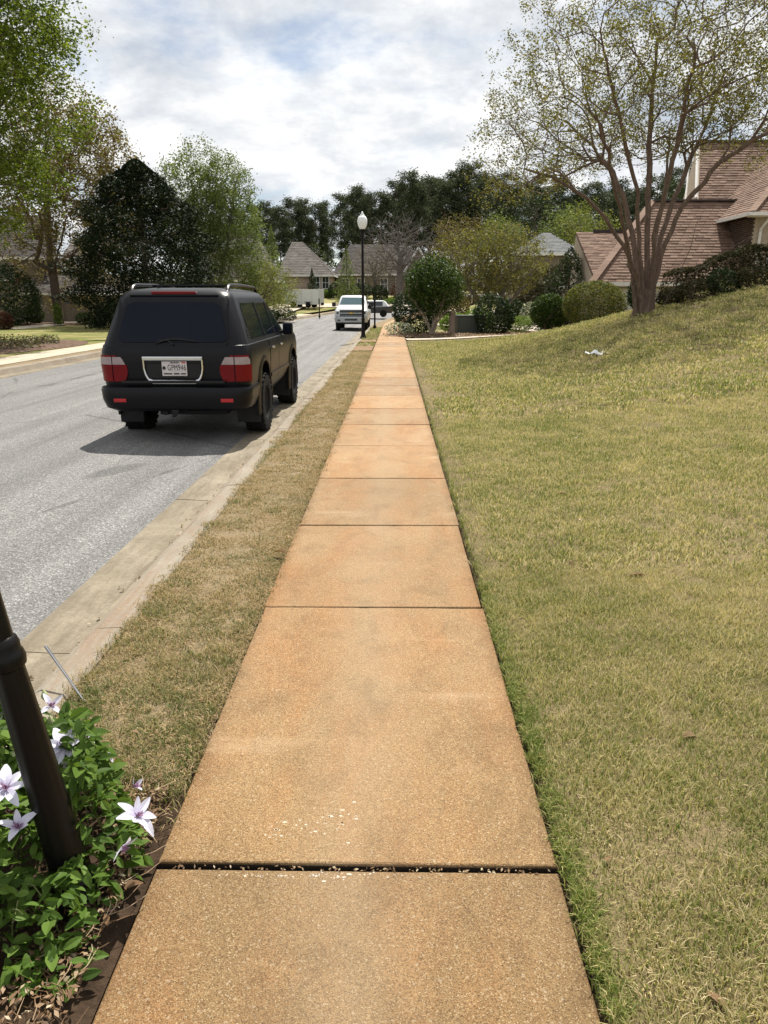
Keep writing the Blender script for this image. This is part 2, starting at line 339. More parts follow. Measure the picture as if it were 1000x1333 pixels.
# ------------------------------------------------------------------ mesh helpers
class MB:
    def __init__(s): s.v = []; s.f = []; s.r = []
    def add(s, v, f, r=None):
        o = len(s.v); s.v += [tuple(x) for x in v]; s.f += [tuple(i + o for i in q) for q in f]
        s.r += ([.5]*len(v) if r is None else ([r]*len(v) if isinstance(r, (int, float)) else list(r)))
        return s
    def box(s, c, d, rz=0., r=None, M=None):
        x, y, z = d[0]/2, d[1]/2, d[2]/2
        v = [Vector((i*x, j*y, k*z)) for k in (-1, 1) for j in (-1, 1) for i in (-1, 1)]
        if rz: v = [Matrix.Rotation(rz, 3, 'Z') @ q for q in v]
        if M is not None: v = [M @ q for q in v]
        v = [q + Vector(c) for q in v]
        return s.add(v, [(0,2,3,1),(4,5,7,6),(0,1,5,4),(2,6,7,3),(0,4,6,2),(1,3,7,5)], r)
    def tube(s, pts, rad, n=8, cap=True, r=None):
        pts = [Vector(p) for p in pts]; m = len(pts)
        if isinstance(rad, (int, float)): rad = [rad]*m
        vs = []; fs = []; u = None
        for i in range(m):
            t = (pts[min(i+1, m-1)] - pts[max(i-1, 0)]).normalized()
            if u is None:
                a = Vector((0, 0, 1)) if abs(t.z) < .9 else Vector((1, 0, 0)); u = t.cross(a).normalized()
            else:
                u = (u - t*u.dot(t)); u = u.normalized() if u.length > 1e-6 else t.orthogonal().normalized()
            w_ = t.cross(u)
            for k in range(n):
                a = 2*PI*k/n; vs.append(pts[i] + (u*math.cos(a) + w_*math.sin(a))*rad[i])
        for i in range(m-1):
            for k in range(n):
                k2 = (k+1) % n; fs.append((i*n+k, i*n+k2, (i+1)*n+k2, (i+1)*n+k))
        if cap: fs += [tuple(range(n-1, -1, -1)), tuple((m-1)*n + k for k in range(n))]
        return s.add(vs, fs, r)
    def lathe(s, prof, n=20, c=(0, 0, 0), axis='Z', rfun=None, r=None):
        vs = []; fs = []; m = len(prof); c = Vector(c)
        for (rr, z) in prof:
            for k in range(n):
                a = 2*PI*k/n; q = rr*(rfun(a, z) if rfun else 1.)
                x, y = q*math.cos(a), q*math.sin(a)
                p = Vector((x, y, z)) if axis == 'Z' else (Vector((z, x, y)) if axis == 'X' else Vector((x, z, y)))
                vs.append(c + p)
        for i in range(m-1):
            for k in range(n):
                k2 = (k+1) % n; fs.append((i*n+k, i*n+k2, (i+1)*n+k2, (i+1)*n+k))
        fs += [tuple(range(n-1, -1, -1)), tuple((m-1)*n + k for k in range(n))]
        return s.add(vs, fs, r)
    def prism(s, poly, d, r=None):
        n = len(poly); d = Vector(d); a = [Vector(p) for p in poly]; v = a + [p + d for p in a]
        f = [tuple(range(n-1, -1, -1)), tuple(range(n, 2*n))] + [(i, (i+1) % n, n + (i+1) % n, n + i) for i in range(n)]
        return s.add(v, f, r)
    def mesh(s, name):
        me = bpy.data.meshes.new(name); me.from_pydata([tuple(x) for x in s.v], [], s.f); me.update()
        a = me.attributes.new('rnd', 'FLOAT', 'POINT'); a.data.foreach_set('value', np.array(s.r, dtype=np.float32))
        return me
    def build(s, name, mat, parent=None, smooth=False, bevel=0., recalc=True):
        me = s.mesh(name)
        if recalc or bevel:
            bm = bmesh.new(); bm.from_mesh(me)
            bmesh.ops.recalc_face_normals(bm, faces=bm.faces)
            if bevel: bmesh.ops.bevel(bm, geom=[e for e in bm.edges], offset=bevel, segments=2, affect='EDGES', profile=.7, clamp_overlap=True)
            bm.to_mesh(me); bm.free()
        return link(name, me, mat, parent, smooth)
def link(name, me, mat, parent=None, smooth=False):
    o = bpy.data.objects.new(name, me); COL.objects.link(o)
    if mat is not None and not me.materials: me.materials.append(MATS[mat] if isinstance(mat, str) else mat)
    if smooth:
        me.polygons.foreach_set('use_smooth', [True]*len(me.polygons))
        try: me.set_sharp_from_angle(angle=R(38))
        except Exception: pass
    if parent is not None: o.parent = parent
    return o
def tag(o, label=None, cat=None, group=None, kind=None):
    if label: o['label'] = label
    if cat: o['category'] = cat
    if group: o['group'] = group
    if kind: o['kind'] = kind
    return o
def thing(name, label, cat, loc=(0, 0, 0), rz=0., group=None, kind=None):
    o = bpy.data.objects.new(name, None); COL.objects.link(o); o.location = loc; o.rotation_euler = (0, 0, rz)
    o.empty_display_size = .1
    return tag(o, label, cat, group, kind)
def dup(root, loc=None, rz=None, scale=None, label=None):
    r = root.copy(); COL.objects.link(r)
    if loc is not None: r.location = loc
    if rz is not None: r.rotation_euler = (0, 0, rz)
    if scale is not None: r.scale = scale
    if label: r['label'] = label
    for ch in root.children:
        c = ch.copy(); COL.objects.link(c); c.parent = r
        for g in ch.children:
            d = g.copy(); COL.objects.link(d); d.parent = c
    return r
def npmesh(name, V, F, rn=None):
    V = np.asarray(V, np.float32); F = np.asarray(F, np.int32); k = F.shape[1]
    me = bpy.data.meshes.new(name); me.vertices.add(len(V)); me.vertices.foreach_set('co', V.ravel())
    me.loops.add(F.size); me.loops.foreach_set('vertex_index', F.ravel())
    me.polygons.add(len(F)); me.polygons.foreach_set('loop_start', np.arange(0, F.size, k, dtype=np.int32))
    try: me.polygons.foreach_set('loop_total', np.full(len(F), k, np.int32))
    except Exception: pass
    if rn is not None:
        a = me.attributes.new('rnd', 'FLOAT', 'POINT'); a.data.foreach_set('value', np.asarray(rn, np.float32))
    me.update(calc_edges=True); me.validate(); return me

def leaf_arrays(rng, C, size, aspect=.45, up=.3, droop=0., rn=None):
    n = len(C); size = np.broadcast_to(size, (n,)) * rng.uniform(.65, 1.3, n)
    d = rng.normal(size=(n, 3)); d[:, 2] = d[:, 2]*.6 - droop; d /= np.linalg.norm(d, axis=1)[:, None] + 1e-9
    nn = rng.normal(size=(n, 3)); nn[:, 2] += up*2; side = np.cross(d, nn); side /= np.linalg.norm(side, axis=1)[:, None] + 1e-9
    nv = np.cross(side, d)
    L = size[:, None]; W = (size*aspect)[:, None]
    a = C - d*L*.5; b_ = C + side*W*.5 + nv*W*.12; c = C + d*L*.5; e = C - side*W*.5 + nv*W*.12
    V = np.stack([a, b_, c, e], 1).reshape(-1, 3); F = np.arange(4*n).reshape(n, 4)
    r = rng.uniform(0, 1, n) if rn is None else rn
    return V, F, np.repeat(r, 4)
def leaves(name, rng, C, size, mat, parent=None, **kw):
    V, F, r = leaf_arrays(rng, np.asarray(C, float), size, **kw)
    return link(name, npmesh(name, V, F, r), mat, parent)

def grow(rng, stems, pts, step=.45, up=.15, rtip=.008, expo=.5, minr=.006, rbase=None, back=1.5, angw=.6, byroot=False):
    """branch skeleton that reaches every point in pts from the given stems"""
    tot = sum(len(s_) for s_ in stems) + len(pts)*16
    A = np.zeros((tot, 3)); par = []; dirs = np.zeros((tot, 3)); base = np.mean([s_[0] for s_ in stems], 0)
    n = 0; fixed = {}
    for st in stems:
        st = np.array(st, float)
        for i, q in enumerate(st):
            A[n] = q; par.append(n-1 if i else -1)
            dirs[n] = (st[min(i+1, len(st)-1)] - st[max(i-1, 0)]); dirs[n] /= np.linalg.norm(dirs[n]) + 1e-9; n += 1
    nst = n; top = np.max([s_[-1] for s_ in stems], 0)
    pts = np.asarray(pts, float)
    order = np.argsort(np.linalg.norm(pts - base, axis=1) if byroot else np.min(np.linalg.norm(pts[:, None] - A[None, :nst], axis=2), axis=1)); tips = []
    for p in pts[order]:
        dv = p - A[:n]; d = np.linalg.norm(dv, axis=1)
        pen = back*np.maximum(0, np.linalg.norm(A[:n] - base, axis=1) - np.linalg.norm(p - base))
        ang = 1 - np.sum(dv*dirs[:n], axis=1)/(d + 1e-6)
        j = int(np.argmin(d*(1 + angw*ang) + pen)); q = A[j].copy(); L = d[j]
        k = max(1, min(12, int(L/step))); mid = q + dirs[j]*L*.38 + np.array([0, 0, up*L])*.5 + rng.normal(size=3)*L*.06
        prev = j
        for i in range(1, k+1):
            t = i/k; x = (1-t)**2*q + 2*t*(1-t)*mid + t*t*p
            if i < k: x = x + rng.normal(size=3)*L*.018
            if n >= tot: break
            A[n] = x; dd = x - A[prev]; dirs[n] = dd/(np.linalg.norm(dd) + 1e-9); par.append(prev); prev = n; n += 1
        tips.append(prev)
    cnt = np.zeros(n); cnt[tips] += 1
    ch = [[] for _ in range(n)]
    for i in range(n-1, -1, -1):
        if par[i] >= 0: cnt[par[i]] += max(cnt[i], 0); ch[par[i]].append(i)
    rad = np.maximum(minr, rtip*np.maximum(cnt, 1)**expo)
    if rbase is not None:
        m = 0
        for st in stems:
            for i in range(len(st)):
                f = 1 - i/max(1, len(st)-1)*.55; rad[m] = max(rad[m], rbase*f) if i == 0 else max(min(rad[m], rad[m-1]), rbase*f*.6); m += 1
    V = []; F = []; nv = 0
    starts = [i for i in range(n) if par[i] < 0] + [c for i in range(n) for c in ch[i] if ch[i] and c != max(ch[i], key=lambda q_: cnt[q_])]
    for s0 in starts:
        chain = []; rr = []
        if par[s0] >= 0: chain.append(A[par[s0]]); rr.append(min(rad[par[s0]], rad[s0]*1.15))
        i = s0
        while True:
            chain.append(A[i]); rr.append(rad[i])
            if not ch[i]: break
            i = max(ch[i], key=lambda q_: cnt[q_])
        P = np.array(chain); m = len(P)
        if m < 2: continue
        rr = np.array(rr); rr[-1] *= .6; k = 9 if rr[0] > .09 else (6 if rr[0] > .035 else (4 if rr[0] > .015 else 3))
        T = np.gradient(P, axis=0); T /= np.linalg.norm(T, axis=1)[:, None] + 1e-9
        ref = np.array([.31, .87, .38]); U = np.cross(T, ref); U /= np.linalg.norm(U, axis=1)[:, None] + 1e-9; Wv = np.cross(T, U)
        an = np.arange(k)*2*PI/k
        ring = P[:, None] + rr[:, None, None]*(np.cos(an)[None, :, None]*U[:, None] + np.sin(an)[None, :, None]*Wv[:, None])
        V.append(ring.reshape(-1, 3))
        ii = np.arange(m-1)[:, None]*k; kk = np.arange(k)[None]; k2 = (kk+1) % k
        F.append(np.stack([ii+kk, ii+k2, ii+k+k2, ii+k+kk], -1).reshape(-1, 4) + nv); nv += m*k
    thin = np.where(cnt[:n] <= 3)[0]; thin = thin[thin >= nst]
    return np.concatenate(V), np.concatenate(F), A[thin], A[:n]
def around(rng, P, n, sig):
    i = rng.integers(0, len(P), n); return P[i] + rng.normal(size=(n, 3))*sig
def in_ellipsoid(rng, n, c, r, shell=.5, zmin=None):
    o = []
    while len(o) < n:
        d = rng.normal(size=3); d /= np.linalg.norm(d); k = (shell + (1-shell)*rng.random())if rng.random() < .75 else rng.random()**.5
        p = np.array(c) + d*np.array(r)*k
        if zmin is None or p[2] > zmin(p): o.append(p)
    return np.array(o)
def lumpy(rng, C, c, r, amp=.18, k=7):
    """push points in or out by a few random lobes so that outlines are uneven"""
    D = (C - np.array(c))/np.array(r); l = np.linalg.norm(D, axis=1)[:, None] + 1e-9; U = D/l
    dirs = rng.normal(size=(k, 3)); dirs /= np.linalg.norm(dirs, axis=1)[:, None]
    f = np.zeros(len(C))
    for d in dirs: f += np.maximum(0, (U @ d) - .45)*rng.choice([-1, 1.2])
    return np.array(c) + D*(1 + amp*2*f)[:, None]*np.array(r)

# ================================================================== TERRAIN
def interp(x, xs, ys): return np.interp(x, xs, ys)
PX, PZ = [0.5, 1.2, 2, 3, 4, 6, 8, 10.6, 14, 20, 40], [0., .012, .05, .15, .31, .76, 1.40, 2.12, 2.85, 3.4, 4.0]
QY, QW = [-10, 0, 8, 18, 23, 27, 31, 34, 37], [.55, .6, .75, .98, 1., .72, .30, .08, 0.]
PLX, PLW = [11.5, 14.], [0., 1.]                # the right neighbour's house stands on a raised pad
def sstep(t): t = np.clip(t, 0, 1); return t*t*(3-2*t)
def hill(x, y):
    w_ = interp(y, QY, QW); pad = sstep((np.asarray(x) - 11.5)/2.)*sstep((60. - np.asarray(y))/14.)
    w_ = np.maximum(w_, pad*.9*(np.asarray(y) > 20))
    return interp(x, PX, PZ)*w_
def far(y): return interp(y, [0, 58, 70, 80, 90, 96, 110, 125, 160, 300, 900], [0, 0, .25, .6, 1.4, 2.0, 2.6, 3.2, 4.6, 9, 14])
def T(x, y): return float(hill(x, y) + far(y))
CX, RB, Y0 = -5.70, 95., 50.
def path(s, u):
    """point of the street at arc length s and offset u to the right of its centre line"""
    if s <= Y0: return (CX + u, s)
    a = (s - Y0)/RB; r = RB - u
    return (CX + RB - r*math.cos(a), Y0 + r*math.sin(a))
def street_uv(x, y):
    if y <= Y0: return x - CX
    return RB - math.hypot(x - CX - RB, y - Y0)
SS = list(np.arange(-8, 50, 2.)) + list(np.arange(50, 150, 3.))
def strip(name, cols, mat, ss=SS, zoff=0., sub=None, kind='structure', parent=None):
    """sheet along the street: cols = [(u, z), ...]"""
    V = []; F = []; k = len(cols)
    for s in ss:
        for u, z in cols:
            x, y = path(s, u); V.append((x, y, z + far(y) + zoff))
    for i in range(len(ss)-1):
        for j in range(k-1): F.append((i*k+j, i*k+j+1, (i+1)*k+j+1, (i+1)*k+j))
    o = link(name, npmesh(name, V, F), mat, parent)
    if kind and parent is None: o['kind'] = kind
    return o
# base terrain
xs = np.concatenate([np.linspace(-420, -48, 18), np.arange(-46, 46, 1.0), np.linspace(48, 420, 18)])
ys = np.concatenate([np.linspace(-60, -12, 6), np.arange(-10, 130, 1.0), np.linspace(132, 200, 12), np.linspace(220, 900, 14)])
V = []
for y in ys:
    for x in xs:
        u = abs(street_uv(x, y)) if -12 < y < 140 else 99
        z = T(x, y) - .03
        inside = (y < Y0 + 100) and u < 5.2
        if -6.35 < (street_uv(x, y) if y < 140 else 99) < 6.6: z -= .42
        elif .3 < x < 34 and y < 33: z -= .10
        V.append((x, y, z))
nx = len(xs); F = [(j*nx+i, j*nx+i+1, (j+1)*nx+i+1, (j+1)*nx+i) for j in range(len(ys)-1) for i in range(nx-1)]
tag(link('ground', npmesh('ground', V, F), 'terrain_grass', None, True), kind='structure')
# road surface, slightly crowned
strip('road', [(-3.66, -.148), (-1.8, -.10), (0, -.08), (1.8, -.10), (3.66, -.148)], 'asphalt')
# kerb and gutter, cast in segments
def curb(name, side, label_off):
    root = bpy.data.objects.new(name, None); COL.objects.link(root); root['kind'] = 'structure'
    prof = [(3.65, -.150), (3.66, -.138), (3.90, -.150), (4.045, -.150), (4.085, -.075), (4.11, -.022), (4.15, -.002), (4.27, .004), (4.29, -.012), (4.29, -.20), (3.65, -.20)]
    s = -5.67
    while s < 120:
        L = 3.02; e = s + L - .018; bmv = MB(); k = len(prof); dz = rnd.uniform(-.006, .006); du = rnd.uniform(-.006, .006)
        ns = 2 if e < Y0 else 3
        for q in range(ns):
            ss_ = s + (e - s)*q/(ns-1)
            v = []
            for u, z in prof:
                x, y = path(ss_, side*(u + du)); v.append((x, y, z + dz + far(y)))
            bmv.v += v; bmv.r += [.5]*k
        for q in range(ns-1):
            for j in range(k): j2 = (j+1) % k; bmv.f.append((q*k+j, q*k+j2, (q+1)*k+j2, (q+1)*k+j))
        bmv.f += [tuple(range(k)), tuple((ns-1)*k + j for j in range(k-1, -1, -1))]
        o = bmv.build('curb_segment', 'gutter_concrete', root)
        o.data.materials.append(MATS['curb_concrete'])
        for p in o.data.polygons:
            c = np.mean([o.data.vertices[i].co[:] for i in p.vertices], 0)
            if abs(street_uv(c[0], c[1])) > 4.06: p.material_index = 1
        s += L
curb('curb', 1, ''); curb('curb', -1, '')
# verges and the far pavement
def wob(a, b, n): return a
strip('verge', [(4.28, -.03), (4.32, -.006), (4.6, .004), (4.90, -.004), (4.962, -.04)], 'verge_ground', ss=list(np.arange(2.15, 24.6, .5)))
strip('verge', [(4.28, -.03), (4.32, -.006), (4.6, .012), (4.93, -.004), (4.945, -.03)], 'verge_ground', ss=list(np.arange(27.2, 29.9, .45)))
strip('verge', [(4.28, -.03), (4.32, -.006), (4.6, .012), (4.93, -.004), (4.945, -.03)], 'verge_ground', ss=list(np.arange(31.6, 50, 1)) + list(np.arange(50, 110, 2)))
strip('path_bed', [(4.9, -.10), (6.28, -.10)], 'bare_soil')
strip('verge', [(-4.66, -.01), (-4.28, -.01)], 'verge_ground', ss=list(np.arange(-8, 50, 1.5)) + list(np.arange(50, 110, 2)))
# near pavement: separate slabs
walk = bpy.data.objects.new('pavement', None); COL.objects.link(walk); walk['kind'] = 'structure'
def slab_mesh(L, wd=1.222, th=.11):
    m = MB(); n = max(2, int(L/.38))
    m.box((0, L/2, -th/2), (wd, L, th)); return m
def rough_slab(L, wd=1.222, th=.11, seed=1):
    g = random.Random(seed); out = []
    def side(a, b_, nrm_):
        n = max(2, int((Vector(b_) - Vector(a)).length/.045)); run = 0.
        for i in range(n):
            t = i/n; run = .75*run + g.gauss(0, .0009); chip = abs(g.gauss(0, .006)) if g.random() < .07 else 0.
            e = min(1, i/2, (n-i)/2); p = Vector(a).lerp(Vector(b_), t) - Vector(nrm_)*(run*e + chip*e + .0006); out.append((p, .006 + chip*.9 + abs(g.gauss(0, .0012))))
    h = wd/2
    side((-h, 0), (h, 0), (0, -1)); side((h, 0), (h, L), (1, 0)); side((h, L), (-h, L), (0, 1)); side((-h, L), (-h, 0), (-1, 0))
    n = len(out); c = Vector((0, L/2)); m = MB()
    def ring(off, z):
        r_ = []
        for p, b_ in out:
            q = Vector((min(max(p.x, -h + b_*off), h - b_*off), min(max(p.y, b_*off), L - b_*off))); r_.append((q.x, q.y, z - (.0 if off else 0)))
        return r_
    m.v = ring(0, -th) + ring(0, -.009) + ring(.45, -.003) + ring(1., 0.)
    m.r = [.5]*len(m.v)
    for k in range(3): m.f += [(k*n+i, k*n+(i+1) % n, (k+1)*n+(i+1) % n, (k+1)*n+i) for i in range(n)]
    m.f.append(tuple(3*n+i for i in range(n))); return m
def add_slab(y0, y1, tilt=0., dz=0.):
    L = y1 - y0 - .012
    o = rough_slab(L, seed=int(y0*10)+90).build('slab', 'exposed_aggregate', walk) if y0 < 14 else slab_mesh(L).build('slab', 'exposed_aggregate', walk, bevel=.007)
    o.location = (-.11 + rnd.uniform(-.005, .005), y0 + .006, dz); o.rotation_euler = (tilt, rnd.uniform(-.003, .003), rnd.uniform(-.002, .002)); return o
add_slab(-1.28, .24); add_slab(.24, 1.756, 0, -.006); add_slab(1.758, 3.65, .0005, .004)
yy = 3.65
cuts = [5.16, 6.65, 8.24, 9.74, 11.24, 12.83] + [12.83 + 1.53*k for k in range(1, 20)]
for c in cuts:
    if yy >= 39.5: break
    add_slab(yy, c, -.001 + rnd.uniform(-.0004, .0004), .004 + rnd.uniform(-.001, .001)); yy = c
strip('pavement', [(4.96, .0), (6.2, .0)], 'exposed_aggregate', ss=list(np.arange(yy+.02, 50, 2)) + list(np.arange(50, 120, 2.5)))
left = bpy.data.objects.new('pavement', None); COL.objects.link(left); left['kind'] = 'structure'
s = -4.
while s < 70:
    m = MB(); e = s + 1.515; pts = [path(s, -5.96), path(s, -4.67), path(e, -4.67), path(e, -5.96)]
    m.prism([(x, y, far(y) - .09) for x, y in pts], (0, 0, .10 + rnd.uniform(-.003, .003))); m.build('slab', 'pale_concrete', left); s += 1.53
strip('yard', [(-7.6, .004), (-6.6, -.012), (-5.97, -.014)], 'far_lawn', ss=list(np.arange(-8, 50, 1.5)) + list(np.arange(50, 110, 2)))
# concrete landing strips across the verge
for y0, y1 in ((24.75, 27.15), (29.95, 31.5)):
    m = MB(); m.box(((CX+4.27+CX+4.955)/2, (y0+y1)/2, -.05), (.68, y1-y0-.02, .11)); tag(m.build('path', 'exposed_aggregate', bevel=.006), kind='structure')
# neighbour's walk that curves away behind the lawn, and driveways seen as pale strips
def ribbon(name, P, wd, mat, dz=.03, kind='structure'):
    P = [Vector((p[0], p[1], 0)) for p in P]; V = []
    for i, p in enumerate(P):
        t = (P[min(i+1, len(P)-1)] - P[max(i-1, 0)]).normalized(); nrm = Vector((-t.y, t.x, 0))
        for k in (-.5, .5):
            q = p + nrm*wd*k; V.append((q.x, q.y, T(q.x, q.y) + dz))
    F = [(2*i, 2*i+1, 2*i+3, 2*i+2) for i in range(len(P)-1)]
    return tag(link(name, npmesh(name, V, F), mat), kind=kind)
def quadbez(a, b, c, n=14): return [tuple((1-t)**2*np.array(a) + 2*t*(1-t)*np.array(b) + t*t*np.array(c)) for t in np.linspace(0, 1, n)]
ribbon('path', quadbez((.52, 31.2), (4.2, 31.3), (8.8, 37.5)), 1.15, 'pale_concrete', .045)
ribbon('path', [(-34, 36.5), (-26, 38.5), (-22.6, 43), (-23.5, 50), (-25.5, 57)], 1.7, 'pale_concrete', .03)
ribbon('driveway', [(-9.5, 57), (-13, 66), (-12.5, 75), (-11.5, 88)], 4.0, 'pale_concrete', .05)
ribbon('driveway', [(30, 66), (12, 72), (0, 84), (-12, 86)], 4.5, 'pale_concrete', .06)
ribbon('driveway', [(10.5, 31.6), (10.2, 37), (8, 45), (3, 52)], 4.2, 'pale_concrete', .05)
# mulch bed under the neighbour's shrubs
def patch(name, C, rx, ry, mat, dz=.04, rz=0., amp=.15, n=40, kind='structure'):
    g = random.Random(len(name)*13 + int(C[0]*7) + 40); ph = [g.uniform(0, 6.28) for _ in range(4)]
    V = []; F = []; rings = 6
    for j in range(rings+1):
        for i in range(n):
            a = 2*PI*i/n; f = j/rings*(1 + amp*(math.sin(2*a+ph[0])*.5 + math.sin(3*a+ph[1])*.35 + math.sin(5*a+ph[2])*.25))
            x0, y0 = math.cos(a)*rx*f, math.sin(a)*ry*f
            x, y = C[0] + x0*math.cos(rz) - y0*math.sin(rz), C[1] + x0*math.sin(rz) + y0*math.cos(rz)
            V.append((x, y, T(x, y) + dz - (.05 if j == rings else 0)))
    for j in range(rings):
        for i in range(n): i2 = (i+1) % n; F.append((j*n+i, j*n+i2, (j+1)*n+i2, (j+1)*n+i))
    return tag(link(name, npmesh(name, V, F), mat, None, True), kind=kind)
patch('mulch_bed', (4.3, 36.6), 4.6, 3.0, 'mulch', .05, .28)
patch('mulch_bed', (8.6, 22.9), 1.6, 1.0, 'mulch', .035, 0)
patch('mulch_bed', (11.5, 22.4), 4.0, 1.0, 'mulch', .045, -.20)
patch('mulch_bed', (-14.6, 25.6), 2.55, 6.2, 'mulch', .05, .04)
patch('mulch_bed', (-26, 53), 4.6, 2.8, 'mulch', .05, 0)
# right-hand lawn sheet
lx = np.concatenate([[.515, .54, .6], np.arange(.75, 4, .25), np.arange(4, 36, .5)]); ly = np.arange(-6, 34, .5)
V = []; 
for y in ly:
    for i, x in enumerate(lx):
        e = 30.4 - (.0 if x > .7 else .0)
        yy_ = y if y < 30 else 30 + (y-30)*min(1., .25 + x*.12)
        V.append((x, yy_, T(x, yy_) + (-.05 if i == 0 else (.0 if i == 1 else .012))))
nx = len(lx); F = [(j*nx+i, j*nx+i+1, (j+1)*nx+i+1, (j+1)*nx+i) for j in range(len(ly)-1) for i in range(nx-1)]
tag(link('lawn', npmesh('lawn', V, F), 'lawn_ground', None, True), kind='structure')
tag(link('lawn', npmesh('lawn', [(-36, 30, .02), (-13.2, 30, .02), (-11.8, 31.2, .02), (-13, 40, .02), (-17, 46.5, .02), (-36, 48, .02)], [(0, 1, 2, 3, 4, 5)]), 'far_lawn'), kind='structure')

# soil at the foot of the near lamp post
strip('soil_bed', [(4.28, -.03), (4.5, -.012), (4.8, -.012), (4.97, -.035)], 'bare_soil', ss=list(np.arange(-8, 2.6, .25)))

# ================================================================== GRASS (stuff, instanced tufts)
tuft_col = bpy.data.collections.new('grass_tufts')
def tuft_mesh(name, rng, n, rad, h, lean=.5, w_=.0042, mat='lawn_blade'):
    a = rng.uniform(0, 2*PI, n); r = rad*np.sqrt(rng.random(n)); B = np.stack([r*np.cos(a), r*np.sin(a), np.zeros(n)], 1)
    d = rng.normal(size=(n, 3)); d[:, 2] = 0; d /= np.linalg.norm(d, axis=1)[:, None]
    hh = h*rng.uniform(.5, 1.25, n)[:, None]; ln = (lean*rng.uniform(.2, 1.3, n))[:, None]
    sd_ = np.stack([-d[:, 1], d[:, 0], d[:, 2]*0], 1)*w_*.5*rng.uniform(.7, 1.4, n)[:, None]
    up = np.array([0, 0, 1.])
    m = B + d*hh*ln*.35 + up*hh*.6; t = B + d*hh*ln + up*hh*(1 - .25*ln)
    V = np.stack([B - sd_, B + sd_, m + sd_*.8, m - sd_*.8, t], 1).reshape(-1, 3); i = np.arange(n)*5
    f = np.concatenate([np.stack([i, i+1, i+2], 1), np.stack([i, i+2, i+3], 1), np.stack([i+3, i+2, i+4], 1)])
    me = npmesh(name, V, f, np.repeat(rng.random(n), 5)); me.materials.append(MATS[mat]); return me
def tuft_set(name, mat, n, rad, h, lean, wd, k=4):
    c = bpy.data.collections.new(name); rng = np.random.default_rng(len(name)*7 + n)
    for i in range(k):
        c.objects.link(bpy.data.objects.new('grass_tuft', tuft_mesh('grass_tuft', rng, n, rad, h, lean, wd, mat)))
    return c
def scatter(name, P, S_, col, seed):
    n = len(P); me = bpy.data.meshes.new(name); me.vertices.add(n); me.vertices.foreach_set('co', np.asarray(P, np.float32).ravel())
    a = me.attributes.new('sz', 'FLOAT', 'POINT'); a.data.foreach_set('value', np.asarray(S_, np.float32)); me.update()
    o = bpy.data.objects.new(name, me); COL.objects.link(o); o['kind'] = 'stuff'
    g = bpy.data.node_groups.new(name, 'GeometryNodeTree')
    g.interface.new_socket('Geometry', in_out='INPUT', socket_type='NodeSocketGeometry'); g.interface.new_socket('Geometry', in_out='OUTPUT', socket_type='NodeSocketGeometry')
    gi, go = g.nodes.new('NodeGroupInput'), g.nodes.new('NodeGroupOutput')
    ip = g.nodes.new('GeometryNodeInstanceOnPoints'); ci = g.nodes.new('GeometryNodeCollectionInfo')
    ci.inputs['Collection'].default_value = col; ci.inputs['Separate Children'].default_value = True; ci.inputs['Reset Children'].default_value = True
    ip.inputs['Pick Instance'].default_value = True
    rv = g.nodes.new('FunctionNodeRandomValue'); rv.data_type = 'FLOAT_VECTOR'; rv.inputs[0].default_value = (-.12, -.12, 0); rv.inputs[1].default_value = (.12, .12, 6.283); rv.inputs['Seed'].default_value = seed
    na = g.nodes.new('GeometryNodeInputNamedAttribute'); na.data_type = 'FLOAT'; na.inputs[0].default_value = 'sz'
    g.links.new(gi.outputs[0], ip.inputs['Points']); g.links.new(ci.outputs[0], ip.inputs['Instance'])
    g.links.new(rv.outputs[0], ip.inputs['Rotation']); g.links.new(na.outputs[0], ip.inputs['Scale']); g.links.new(ip.outputs[0], go.inputs[0])
    md = o.modifiers.new('scatter', 'NODES'); md.node_group = g
    return o
def sample(rng, dens, x0, x1, y0, y1, keep):
    n = int(dens*(x1-x0)*(y1-y0)); P = np.stack([rng.uniform(x0, x1, n), rng.uniform(y0, y1, n)], 1)
    return P[keep(P[:, 0], P[:, 1])]
def onhill(P, dz=0.): return np.stack([P[:, 0], P[:, 1], hill(P[:, 0], P[:, 1]) + far(P[:, 1]) + dz], 1)
rng = np.random.default_rng(5)
near_set = tuft_set('lawn_tufts_near', 'lawn_blade', 90, .08, .034, .62, .0024, 8)
mid_set = tuft_set('lawn_tufts_mid', 'lawn_blade', 110, .15, .036, .7, .0040, 6)
far_set = tuft_set('lawn_tufts_far', 'lawn_blade', 110, .34, .044, .75, .011)
edge_set = tuft_set('edge_tufts', 'edge_blade', 26, .030, .046, .85, .0030, 6)
inview = lambda m: (lambda x, y: (x > .60) & (x < y*.56 + .65 + m))
P = sample(rng, 420, .55, 4.4, .9, 4.2, inview(1.1)); scatter('grass', onhill(P), rng.uniform(.7, 1.35, len(P)), near_set, 1)
P = sample(rng, 125, .66, 7.6, 4.2, 10, inview(1.2)); scatter('grass', onhill(P), rng.uniform(.75, 1.4, len(P)), mid_set, 2)
P = sample(rng, 26, .88, 17, 10, 29.5, lambda x, y: (x < y*.56 + 1.8) & (y < 29.5)); scatter('grass', onhill(P), rng.uniform(.7, 1.4, len(P)), far_set, 3)
ye = np.concatenate([rng.uniform(.9, 4, 950), rng.uniform(4, 12, 1500), rng.uniform(12, 30, 2200)])
P = np.stack([.528 + np.abs(rng.normal(0, np.where(ye < 4, .05, np.where(ye < 12, .09, .18)), len(ye))), ye], 1); scatter('grass', onhill(P, -.012), np.where(ye < 4, rng.uniform(.45, 1.05, len(ye)), rng.uniform(.35, .75, len(ye))), edge_set, 4)
